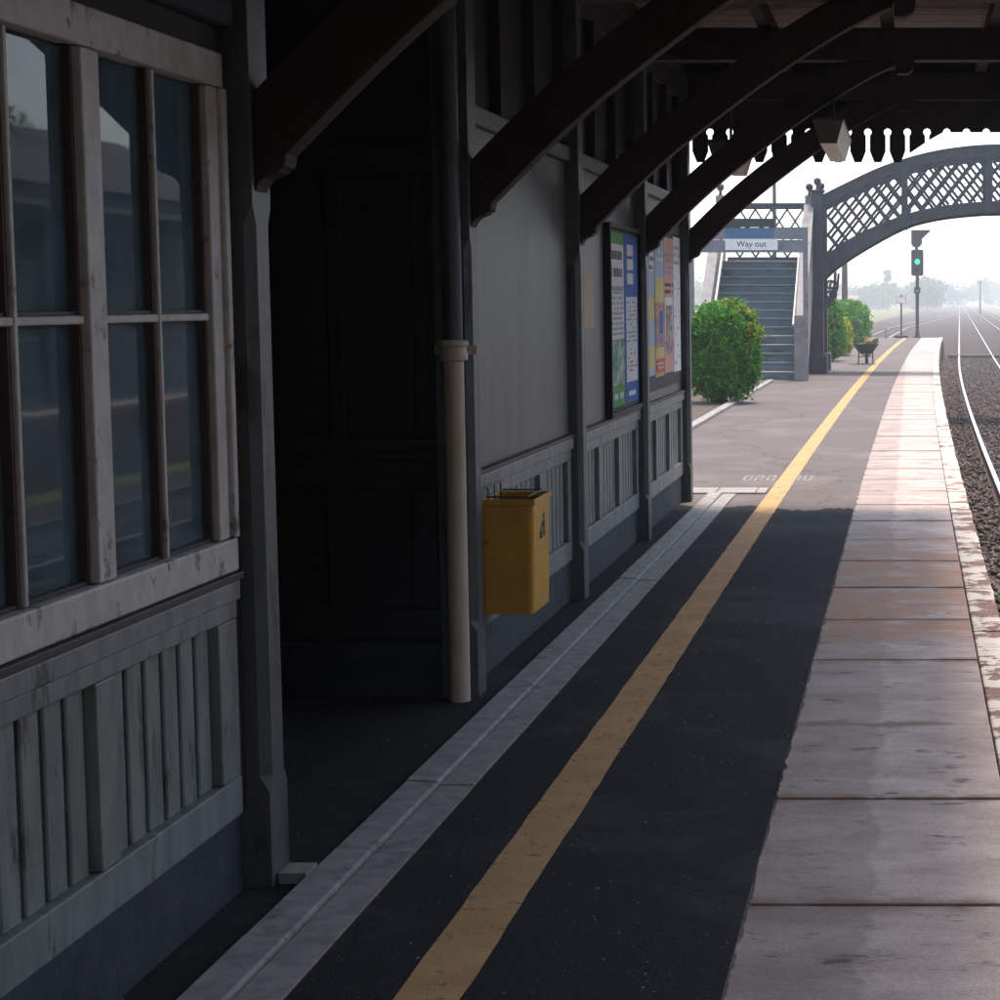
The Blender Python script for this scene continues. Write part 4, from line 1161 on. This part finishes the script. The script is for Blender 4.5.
# back parapet of the landing: lattice between rails
ly = LY1 - 0.03
B('landing_rail', SX0 - 0.1, ux - 0.16, ly - 0.03, ly + 0.03, LZ + 1.20, LZ + 1.34, M['bridge'], stn)
B('landing_rail', SX0 - 0.1, ux - 0.16, ly - 0.03, ly + 0.03, LZ + 0.02, LZ + 0.12, M['bridge'], stn)
lat_me = MB().box(-0.5, 0.5, -0.5, 0.5, -0.5, 0.5).mesh('landing_lattice_bar', M['bridge'])
uu = SX0 - 0.1 - 0.8
while uu < ux:
    for fam in (1, -1):
        x0, x1 = uu, uu + 0.72
        zA, zB = (LZ + 0.12, LZ + 1.2) if fam == 1 else (LZ + 1.2, LZ + 0.12)
        # clip to the landing's width
        xl, xr = SX0 - 0.1, ux - 0.16
        t0 = max(0, (xl - x0) / 0.72); t1 = min(1, (xr - x0) / 0.72)
        if t1 - t0 < 0.05: continue
        pa = (x0 + 0.72 * t0, zA + (zB - zA) * t0); pb = (x0 + 0.72 * t1, zA + (zB - zA) * t1)
        L = math.hypot(pb[0] - pa[0], pb[1] - pa[1])
        o = bpy.data.objects.new('lattice_bar', lat_me); col.objects.link(o); o.parent = stn
        o.location = Vector(((pa[0] + pb[0]) / 2, ly + fam * 0.012, (pa[1] + pb[1]) / 2)) - Vector(stn.location)
        o.rotation_euler = (0, -math.atan2(pb[1] - pa[1], pb[0] - pa[0]), 0); o.scale = (L, 0.012, 0.04)
    uu += 0.36
for xx in (SX0 - 0.02,):
    B('landing_column', xx - 0.09, xx + 0.09, LY1 - 0.35, LY1 - 0.17, 0, LZ - 0.121, M['bridge'], stn)
# sign beam over the foot of the stairs
sb = empty('station_sign', (-3.0, SY - 0.30, 2.4))
tag(sb, 'grey board across the stairs carrying a white Way out plate under a blue strip', 'sign')
sy = SY - 0.24
k_ = sy / 1900.0
sxl, sxr = (690 - 910) * k_, (808.5 - 910) * k_
zz = lambda py: 1.6 + (300 - py) * k_
B('board', sxl, sxr, sy, sy + 0.012, zz(253), zz(240.5), M['sign_board'], sb)
B('board', sxl, sxr, sy, sy + 0.012, zz(240), zz(228), M['sign_board'], sb)
for xx in (sxl + 0.05, sxr - 0.05):
    B('sign_post', xx - 0.05, xx + 0.05, sy + 0.0125, sy + 0.0155 + 0.04, 0, zz(229), M['stair_side'], sb)
B('dark_plate', (722 - 910) * k_, (775.5 - 910) * k_, sy - 0.012, sy - 0.002, zz(229), zz(219.5), M['sign_dark'], sb)
B('blue_plate', (726.5 - 910) * k_, (774.5 - 910) * k_, sy - 0.010, sy - 0.002, zz(239.2), zz(229.3), M['sign_blue'], sb)
wp = B('white_plate', (726.5 - 910) * k_, (778.5 - 910) * k_, sy - 0.016, sy - 0.002, zz(250.6), zz(239.5), M['white'], sb)
def text_mesh(body, size, name):
    c = bpy.data.curves.new(name, 'FONT'); c.body = body; c.size = size; c.align_x = 'CENTER'; c.align_y = 'CENTER'; c.extrude = 0.0008; c.offset = size * 0.006
    t = bpy.data.objects.new(name, c); col.objects.link(t)
    bpy.context.view_layer.update()
    me = bpy.data.meshes.new_from_object(t.evaluated_get(bpy.context.evaluated_depsgraph_get()))
    bpy.data.objects.remove(t); bpy.data.curves.remove(c)
    return me
tm = text_mesh('Way out', 0.165, 'lettering'); tm.materials.clear(); tm.materials.append(M['ink'])
to = bpy.data.objects.new('lettering', tm); col.objects.link(to); to.parent = wp
to.matrix_parent_inverse = Matrix.Identity(4)
to.location = ((752.5 - 910) * k_, sy - 0.0175, zz(244.8))
to.rotation_euler = (R(90), 0, 0)
# worn white lettering on the dark plate
dash = MB()
for a, b in ((742, 746), (751, 760), (765, 770)):
    dash.add([((a - 910) * k_, sy - 0.0128, zz(228.8)), ((b - 910) * k_, sy - 0.0128, zz(228.8)), ((b - 910) * k_, sy - 0.0128, zz(227.7)), ((a - 910) * k_, sy - 0.0128, zz(227.7))], [(0, 1, 2, 3)])
dash.build('white_dashes', M['white'], sb)

# =================================================================== SIGNAL, SIGN POSTS, WHEELBARROW
def bt(x, y): return x + bend(y)
sgx, sgy = 0.31, 81.2
sg = empty('railway_signal', (sgx, sgy, 0))
tag(sg, 'colour light signal showing green on a pole at the platform end', 'signal')
B('base_plate', sgx - 0.15, sgx + 0.15, sgy - 0.15, sgy + 0.15, 0.006, 0.05, M['signal_black'], sg)
MB().tube((sgx, sgy, 0.05), (sgx, sgy, 2.7), 0.075, seg=12).build('pole', M['signal_black'], sg, smooth=True)
hz0, hz1 = 2.62, 3.73
MB().prism([(sgx - 0.26, hz0 + .06), (sgx - 0.2, hz0), (sgx + 0.2, hz0), (sgx + 0.26, hz0 + .06), (sgx + 0.26, hz1 - .06), (sgx + 0.2, hz1), (sgx - 0.2, hz1), (sgx - 0.26, hz1 - .06)], 'y', sgy - 0.14, sgy - 0.08).build('signal_head', M['signal_black'], sg)
B('lamp_case', sgx - 0.17, sgx + 0.17, sgy - 0.078, sgy + 0.2, hz0 + 0.1, hz1 - 0.1, M['signal_black'], sg)
def disc(name, cx, y, cz, r_, m, par, t=0.01):
    return MB().tube((cx, y, cz), (cx, y - t, cz), r_, seg=20).build(name, m, par)
disc('green_lens', sgx, sgy - 0.141, 3.22, 0.11, M['green_lamp'], sg)
disc('dark_lens', sgx, sgy - 0.141, 2.90, 0.10, M['glass_dark'], sg)
hd = MB()
for cz in (3.22, 2.90):
    for k in range(12):
        a0, a1 = math.pi * (k - 1) / 10, math.pi * k / 10
        hd.add([(sgx + 0.125 * math.cos(a0), sgy - 0.141, cz + 0.125 * math.sin(a0)), (sgx + 0.125 * math.cos(a1), sgy - 0.141, cz + 0.125 * math.sin(a1)), (sgx + 0.125 * math.cos(a1), sgy - 0.34, cz + 0.125 * math.sin(a1)), (sgx + 0.125 * math.cos(a0), sgy - 0.34, cz + 0.125 * math.sin(a0))], [(0, 1, 2, 3)])
hd.build('lens_hood', M['signal_black'], sg)
MB().tube((sgx - 0.03, sgy, 3.70), (sgx - 0.03, sgy, 3.90), 0.07, seg=10).build('neck', M['signal_black'], sg)
MB().prism([(sgx - 0.26, 3.98), (sgx - 0.18, 3.84), (sgx + 0.10, 3.84), (sgx + 0.2, 3.98), (sgx + 0.2, 4.18), (sgx + 0.54, 4.50), (sgx + 0.55, 4.56), (sgx - 0.26, 4.56)], 'y', sgy - 0.12, sgy + 0.05).build('route_indicator', M['signal_black'], sg)
jb = B('number_plate', sgx - 0.13, sgx + 0.13, sgy - 0.12, sgy - 0.08, 1.88, 2.14, M['signal_black'], sg)
B('plate_face', sgx - 0.06, sgx + 0.06, sgy - 0.124, sgy - 0.121, 1.93, 2.03, M['galv'], sg)
MB().tube((sgx - 0.0, sgy, 0.05), (sgx, sgy, 0.25), 0.11, 0.09, seg=12).build('pole_socket', M['signal_black'], sg)

def sign_post(x, y, z0, h, w, hh, board, label, name='sign_post', base=True, group=None):
    r_ = empty(name, (x, y, z0)); tag(r_, label, 'sign post', group)
    MB().tube((x, y, z0), (x, y, z0 + h + 0.1), 0.035, seg=8).build('post', M['signal_black'], r_)
    B('board', x - w / 2, x + w / 2, y - 0.06, y - 0.036, z0 + h - hh, z0 + h, M[board], r_)
    fr = 0.03
    for q in ((x - w / 2 - fr, x - w / 2, z0 + h - hh, z0 + h), (x + w / 2, x + w / 2 + fr, z0 + h - hh, z0 + h), (x - w / 2 - fr, x + w / 2 + fr, z0 + h, z0 + h + fr), (x - w / 2 - fr, x + w / 2 + fr, z0 + h - hh - fr, z0 + h - hh)):
        B('border', q[0], q[1], y - 0.07, y - 0.034, q[2], q[3], M['p_pink'], r_)
    if base: B('base', x - 0.28, x + 0.28, y - 0.25, y + 0.25, z0, z0 + 0.10, M['signal_black'], r_)
sign_post(-0.37, 80.6, 0.0, 1.72, 0.36, 0.24, 'white', 'small pale sign board on a thin post beside the green signal')
sign_post(-1.80, 77.0, 0.0, 0.85, 0.16, 0.22, 'orange_board', 'small orange board on a post near the hedge end', base=False)
tag(MB().tube((-1.0, 79.5, 0), (-1.0, 79.5, 0.42), 0.05, 0.045, seg=8).lathe([(0.055, 0), (0.06, 0.03), (0.03, 0.06)], (-1.0, 79.5, 0.42), 8).build('marker_post', M['galv']), 'short grey marker post standing near the platform ramp', 'post')

# wheelbarrow planter
wx, wy = -1.10, 47.6
wbw = empty('wheelbarrow', (wx, wy, 0))
tag(wbw, 'black wheelbarrow filled with plants parked on the platform by the yellow line', 'wheelbarrow')
def tub():
    ringsT = [(0.15, 0.30, 0.27), (0.17, 0.32, 0.29), (0.32, 0.46, 0.50), (0.335, 0.475, 0.51), (0.31, 0.44, 0.49), (0.16, 0.30, 0.32)]
    V_, F_ = [], []
    n = 20
    for hx, hy, z in ringsT:
        for k in range(n):
            a = 2 * math.pi * k / n
            ca, sa = math.cos(a), math.sin(a)
            e = 0.55
            V_.append((wx + hx * math.copysign(abs(ca) ** e, ca), wy + 0.1 + hy * math.copysign(abs(sa) ** e, sa), z + (0.03 if False else 0)))
    for j in range(len(ringsT) - 1):
        for k in range(n):
            F_.append((j * n + k, j * n + (k + 1) % n, (j + 1) * n + (k + 1) % n, (j + 1) * n + k))
    F_ += [tuple(range(n - 1, -1, -1)), tuple(5 * n + k for k in range(n))]
    return MB().add(V_, F_)
tub().build('tub', M['signal_black'], wbw, smooth=True)
for s in (-1, 1):
    MB().tube((wx + s * 0.29, wy - 0.75, 0.50), (wx + s * 0.17, wy - 0.3, 0.32), 0.017, seg=8).tube((wx + s * 0.17, wy - 0.3, 0.32), (wx + s * 0.05, wy + 0.72, 0.20), 0.017, seg=8).build('handle_bar', M['steel_dark'], wbw)
    MB().tube((wx + s * 0.17, wy - 0.28, 0.32), (wx + s * 0.185, wy - 0.30, 0.0), 0.016, seg=8).build('leg', M['steel_dark'], wbw)
MB().tube((wx - 0.18, wy - 0.29, 0.20), (wx + 0.18, wy - 0.29, 0.20), 0.012, seg=8).build('leg_brace', M['steel_dark'], wbw)
MB().tube((wx - 0.035, wy + 0.72, 0.19), (wx + 0.035, wy + 0.72, 0.19), 0.19, seg=24).build('wheel', M['signal_black'], wbw)

# =================================================================== VEGETATION
def leaf_cloud(pts, size, jitter=0.6, seed=0, flat=0.0):
    """one small bent leaf (2 triangles) per point"""
    g = np.random.default_rng(seed)
    n = len(pts)
    d1 = g.normal(size=(n, 3)); d1 /= np.linalg.norm(d1, axis=1)[:, None]
    d2 = np.cross(d1, g.normal(size=(n, 3))); d2 /= np.linalg.norm(d2, axis=1)[:, None]
    s = size * (1 - jitter / 2 + jitter * g.random(n))[:, None]
    a = pts - d1 * s; c = pts + d1 * s
    b = pts + d2 * s * 0.5; e = pts - d2 * s * 0.5
    V_ = np.stack([a, b, c, e], 1).reshape(-1, 3)
    F_ = (np.array([[0, 1, 2, 3]])[None] + (np.arange(n) * 4)[:, None, None]).reshape(-1, 4)
    return V_, F_
def bush(name, cx, cy, rx, ry, h, n, size, label, seed, m='leaf', gold=None, cone=0.0, z0=0.0, group=None):
    g = np.random.default_rng(seed)
    r_ = empty(name, (cx, cy, z0)); tag(r_, label, 'bush', group)
    MB().tube((cx, cy, z0), (cx, cy, z0 + h * 0.55), 0.05, 0.02, seg=8).build('stem', M['bark'], r_)
    # many sprigs of leaves standing on an uneven, full-bellied surface
    nc = 170
    kk = (np.arange(nc) + 0.5) / nc
    zc = 1 - 2 * kk; th_ = np.arange(nc) * 2.39996 + g.random(nc) * 0.5
    uc = np.stack([np.sqrt(1 - zc ** 2) * np.cos(th_), np.sqrt(1 - zc ** 2) * np.sin(th_), zc], 1)
    rc = 0.90 + 0.10 * (g.random(nc) - 0.35)
    per = n // nc
    u = np.repeat(uc, per, 0); n = len(u)
    spread = np.repeat(0.055 + 0.035 * g.random(nc), per)
    p = u * np.repeat(rc, per)[:, None] + g.normal(size=(n, 3)) * spread[:, None] * np.array([1, 1, 0.8])
    p -= u * (0.25 * g.random(n) ** 2)[:, None]
    tips = g.random(n) > 0.997
    p[tips] += u[tips] * (0.05 + 0.06 * g.random(tips.sum()))[:, None]
    fat = ((1 - np.abs(u[:, 2]) ** 2.7) ** (1 / 2.7)) / np.sqrt(np.maximum(1e-4, 1 - u[:, 2] ** 2))
    p[:, :2] *= np.minimum(fat, 1.8)[:, None]
    zz_ = p[:, 2]
    taper = 1 - cone * np.clip((zz_ + 1) / 2, 0, 1)
    P = np.stack([cx + p[:, 0] * rx * taper, cy + p[:, 1] * ry * taper, z0 + h * 0.5 + zz_ * h * 0.5], 1)
    P[:, 2] = np.maximum(P[:, 2], z0 + 0.03)
    V_, F_ = leaf_cloud(P, size, seed=seed)
    tris('foliage', V_, F_, M[m], r_)
    if gold:
        sel = ((u @ np.array(gold)) + 0.25 * np.repeat(g.random(nc) - 0.5, per)) > 0.80
        Pg = P[sel] + u[sel] * 0.02
        V_, F_ = leaf_cloud(Pg[::2], size, seed=seed + 1)
        tris('golden_foliage', V_, F_, M['leaf_gold'], r_)
    # dark core so the middle is dense
    cv = MB()
    prof = [(0.02, 0.04)] + [(0.62 * math.sin(math.pi * k / 8), 0.5 - 0.44 * math.cos(math.pi * k / 8)) for k in range(1, 8)] + [(0.02, 0.93)]
    V2 = []
    seg = 14
    for rr_, q in prof:
        for k in range(seg):
            a = 2 * math.pi * k / seg
            tp = 1 - cone * q
            V2.append((cx + rr_ * rx * tp * 1.15 * math.cos(a), cy + rr_ * ry * tp * 1.15 * math.sin(a), z0 + q * h))
    F2 = [(j * seg + k, j * seg + (k + 1) % seg, (j + 1) * seg + (k + 1) % seg, (j + 1) * seg + k) for j in range(len(prof) - 1) for k in range(seg)]
    cv.add(V2, F2).build('inner_twigs', M['leaf'], r_)
bush('round_bush', -2.90, 29.6, 0.59, 0.62, 1.62, 20000, 0.033, 'large clipped round bush in the bed before the stairs', 21, gold=(0.75, -0.1, 0.62))
bush('upright_bush', -2.13, 50.0, 0.50, 1.0, 1.62, 7000, 0.05, 'green upright bush just behind the footbridge column', 22, cone=0.25, gold=None)
bush('golden_bush', -2.02, 55.0, 0.42, 1.3, 1.15, 5000, 0.055, 'yellow-tipped bush between the two green hedge bushes', 23, m='leaf_gold', cone=0.3)
bush('dark_bush', -2.25, 68.0, 0.95, 2.2, 1.62, 8000, 0.07, 'dark green rounded bush farthest along the platform', 24, cone=0.2)
# plants in the barrow
g = np.random.default_rng(5)
P = np.stack([wx + 0.30 * (g.random(420) * 2 - 1), wy + 0.1 + 0.4 * (g.random(420) * 2 - 1), 0.48 + 0.13 * g.random(420)], 1)
P[:, 2] += 0.05 * np.sin(P[:, 0] * 14)
V_, F_ = leaf_cloud(P, 0.035, seed=5)
tris('barrow_plants', V_, F_, M['leaf_dark'], wbw)
P = P[g.random(420) > 0.75]; P[:, 0] = P[:, 0] * 0.5 + (wx + 0.22) * 0.5; P[:, 2] += 0.03
V_, F_ = leaf_cloud(P, 0.03, seed=6)
tris('barrow_flowers', V_, F_, M['p_orange'], wbw)

def tree(x, y, h, w, label, seed, n=2600, leaf=0.3, group='trees in the far haze', z0=ZG, low=0.12, m='leaf_dark'):
    g = np.random.default_rng(seed)
    r_ = empty('tree', (x, y, z0)); tag(r_, label, 'tree', group)
    t = MB().tube((x, y, z0 - 0.1), (x + g.normal() * .1, y, z0 + h * 0.55), h * 0.028, h * 0.012, seg=8)
    cl = []
    for k in range(16):
        a = g.random() * 6.28; q = g.random()
        cz = z0 + h * (low + 0.12 + (0.78 - low) * q)
        rr_ = w * 0.5 * (0.25 + 0.6 * math.sin(math.pi * min(1, 0.25 + 0.7 * q))) * (0.5 + 0.5 * g.random())
        c = (x + rr_ * math.cos(a), y + rr_ * math.sin(a), cz)
        cl.append((c, w * (0.14 + 0.12 * g.random())))
        if k < 9:
            t.tube((x, y, z0 + h * (0.2 + 0.3 * q)), c, h * 0.010, h * 0.003, seg=5)
    t.build('trunk', M['bark'], r_)
    pts = []
    for c, rad in cl:
        k = n // len(cl)
        u = g.normal(size=(k, 3)); u /= np.linalg.norm(u, axis=1)[:, None]
        pts.append(np.array(c) + u * (rad * (g.random(k) ** 0.45))[:, None] * np.array([1, 1, 0.8]))
    P = np.concatenate(pts)
    V_, F_ = leaf_cloud(P, leaf, seed=seed)
    tris('crown', V_, F_, M[m], r_)
def atpx(px, d): return (px - 910) * d / 1900.0
far = [(888, 520, 11.6, 5.0, 'tallest slim tree in the haze left of the signal'), (866, 540, 5.4, 13, 'low bushy tree left of the tall slim hazy tree'),
       (878, 500, 6.2, 12, 'broad low tree at the foot of the tall slim hazy tree'), (903, 540, 6.6, 14, 'hazy tree between the tall slim tree and the signal pole'),
       (927, 470, 7.4, 12, 'rounded hazy tree just right of the signal pole'), (941, 620, 7.6, 17, 'faint broad tree farther right of the signal pole'),
       (850, 640, 6.6, 18, 'faint wide tree in the haze above the small brick house'), (979, 700, 10.0, 13, 'faint tree in the haze right of the tracks, nearest the pole'),
       (999, 760, 9.0, 18, 'faint tree at the right edge beyond the tracks'),
       (824, 560, 7, 16, 'hazy tree behind the footbridge column'), (780, 520, 6, 18, 'hazy tree behind the upper stairs'), (703, 480, 5.5, 18, 'hazy tree left of the stairs'),
       (914, 860, 8.5, 26, 'very faint wide tree on the horizon behind the signal'), (950, 950, 8, 26, 'very faint wide tree at the vanishing point left of the rails')]
for i, (px, d, h, w, lab) in enumerate(far):
    tree(atpx(px, d), d, h, w, lab, 40 + i, n=2600, leaf=0.45)
# trees and shelter on the opposite platform (seen mirrored in the window panes)
for i, (x, y, h, w, lab) in enumerate([(12.3, 29.5, 6.4, 3.6, 'tree beyond the opposite platform mirrored in the nearest pane'), (15.0, 36.0, 7.5, 6.0, 'broad tree beyond the opposite platform, mirrored low in the panes'), (18, 14, 9.5, 7.0, 'tall tree beyond the opposite platform, out to the right')]):
    tree(x, y, h, w, lab, 70 + i, n=6000, leaf=0.13, group='trees beyond the opposite platform')
# opposite platform
op = tag(B('opposite_platform', PE + 8.1, PE + 15.5, -30, 60, ZG - 0.05, -0.10, M['brick']), kind='structure')
tag(B('opposite_platform_surface', PE + 8.1, PE + 15.5, -30, 60, -0.098, -0.02, M['slab']), kind='structure')
ob = empty('opposite_building', (PE + 12.0, 8, -0.02))
tag(ob, 'long low timber station building with canopy on the opposite platform', 'building')
hx0, hx1 = PE + 11.0, PE + 14.5
OY0, OY1 = -22.0, 41.0
B('rear_wall', hx1 - 0.1, hx1, OY0, OY1, -0.6, 3.6, M['brick'], ob)
B('front_wall', hx0, hx0 + 0.1, OY0, OY1, -0.02, 3.6, M['dado'], ob)
for yy in (OY0 + 0.01, OY1 - 0.11): B('end_wall', hx0 + 0.101, hx1 - 0.101, yy, yy + 0.1, -0.6, 3.6, M['brick'], ob)
MB().prism([(hx0 - 0.3, 3.6), (hx1 + 0.3, 3.6), ((hx0 + hx1) / 2, 4.9)], 'y', OY0 - 0.3, OY1 + 0.3).build('roof', M['slate'], ob)
yy = OY0 + 1.2
while yy < OY1 - 1.5:
    w_ = B('window', hx0 - 0.05, hx0 - 0.001, yy, yy + 1.2, 0.9, 2.3, M['frame_white'], ob)
    for a in (0.08, 0.64):
        B('pane', hx0 - 0.06, hx0 - 0.051, yy + a, yy + a + 0.48, 0.98, 2.22, M['glass_dark'], w_)
    yy += 2.4
MB().prism([(hx0 - 0.001, 3.2), (hx0 - 0.001, 3.35), (hx0 - 2.2, 3.0), (hx0 - 2.2, 2.75)], 'y', OY0, OY1).build('canopy', M['timber_dark'], ob)
yy = OY0 + 0.5
while yy < OY1:
    B('canopy_post', hx0 - 1.9, hx0 - 1.78, yy, yy + 0.12, -0.02, 2.80, M['post'], ob)
    yy += 3.9

gs = empty('sky_blocker', (PE + 14.0, -14, -0.02))  # unseen mass, added to keep sky light off faces turned to the camera
tag(gs, 'unseen tall brick shed added across the tracks behind the viewpoint to block sky light', 'blocker')
gx0, gx1, gy0, gy1 = PE + 8.3, PE + 10.9, -29.0, 4.5
B('wall', gx0, gx1, gy0, gy1, -0.018, 9.0, M['brick'], gs)
MB().prism([(gx0 - 0.3, 9.0), (gx1 + 0.3, 9.0), ((gx0 + gx1) / 2, 10.4)], 'y', gy0 - 0.3, gy1 + 0.3).build('roof', M['slate'], gs)
for yy in (-24, -18, -12, -6):
    B('door', gx0 - 0.06, gx0 - 0.001, yy, yy + 2.6, -0.018, 3.0, M['sleeper'], gs)

# poles
def pole(x, y, h, r_, label, z0=0.0, arms=1):
    rt = empty('telegraph_pole', (x, y, z0)); tag(rt, label, 'pole', 'poles')
    MB().tube((x, y, z0), (x, y, z0 + h), r_, r_ * 0.7, seg=10).build('shaft', M['pole_wood'], rt, smooth=True)
    for k in range(arms):
        B('cross_arm', x - 0.6, x + 0.6, y - r_ - 0.06, y - r_ * 0.9, z0 + h - 0.35 - 0.4 * k, z0 + h - 0.25 - 0.4 * k, M['pole_wood'], rt)
        for s in (-0.5, -0.25, 0.25, 0.5):
            MB().tube((x + s, y - r_ - 0.03, z0 + h - 0.25 - 0.4 * k), (x + s, y - r_ - 0.03, z0 + h - 0.15 - 0.4 * k), 0.03, seg=8).build('insulator', M['galv'], rt)
pole(atpx(775.5, 58), 58, 8.5, 0.07, 'thin pole rising behind the stair landing', z0=ZG, arms=0)
pole(atpx(845, 72), 72, 4.9, 0.14, 'brown wooden pole seen under the end of the footbridge', z0=ZG, arms=0)
pole(atpx(835.5, 95), 95, 4.6, 0.10, 'thinner brown pole half hidden by the footbridge column', z0=ZG, arms=0)
pole(atpx(980, 330), 330, 6.0, 0.16, 'faint distant pole right of the tracks', z0=ZG)
pole(atpx(966, 60), 64, 4.2, 0.05, 'thin pole poking above the middle of the footbridge', z0=ZG) if False else None

# low brick house in the haze
hs_x, hs_y = atpx(848, 330), 330
ho = empty('house', (hs_x, hs_y, ZG)); tag(ho, 'low pinkish brick house far off between the bushes and the signs', 'house')
B('wall', hs_x - 1.4, hs_x + 1.6, hs_y, hs_y + 5, ZG, ZG + 2.6, M['brick_house'], ho)
MB().prism([(hs_y - .2, ZG + 2.6), (hs_y + 5.2, ZG + 2.6), (hs_y + 2.5, ZG + 3.5)], 'x', hs_x - 1.6, hs_x + 1.8).build('roof', M['brick_house'], ho)
for k in range(2):
    w_ = B('window', hs_x - 0.9 + 1.4 * k, hs_x - 0.2 + 1.4 * k, hs_y - 0.03, hs_y + 0.02, ZG + 1.0, ZG + 2.0, M['white'], ho)
    B('pane', hs_x - 0.84 + 1.4 * k, hs_x - 0.26 + 1.4 * k, hs_y - 0.04, hs_y - 0.031, ZG + 1.06, ZG + 1.94, M['glass_dark'], w_)
# paling fence left of the stairs behind the bed
fn = empty('fence', (-6.9, 27, 0)); tag(fn, 'pale grey boarded fence behind the planting bed', 'fence')
pal = MB().box(-0.011, 0.011, -0.07, 0.07, 0, 1.75).mesh('paling', M['stair_side'])
for k in range(190):
    o = bpy.data.objects.new('paling', pal); col.objects.link(o); o.parent = fn
    o.location = (0.0, 16.0 + k * 0.16 - 27, rng.uniform(-.01, .01) + 0.012)
for z in (0.4, 1.4):
    B('fence_rail', -6.95, -6.913, 15.9, 46.5, z, z + 0.09, M['stair_side'], fn)

# =================================================================== HAZE
hzb = MB().box(-2900, 2900, -580, 3500, ZG - 1.0, 13.0).build('haze', None)
hm = bpy.data.materials.new('haze_air'); hm.use_nodes = True
nt = hm.node_tree
nt.nodes.remove(nt.nodes['Principled BSDF'])
pv_ = nt.nodes.new('ShaderNodeVolumePrincipled')
pv_.inputs['Color'].default_value = (0.92, 0.97, 1.0, 1)
pv_.inputs['Density'].default_value = 0.0014
pv_.inputs['Anisotropy'].default_value = 0.3
nt.links.new(pv_.outputs[0], nt.nodes['Material Output'].inputs['Volume'])
hzb.data.materials.append(hm)
tag(hzb, 'pale haze hanging over the railway and fields', 'haze', kind='stuff')
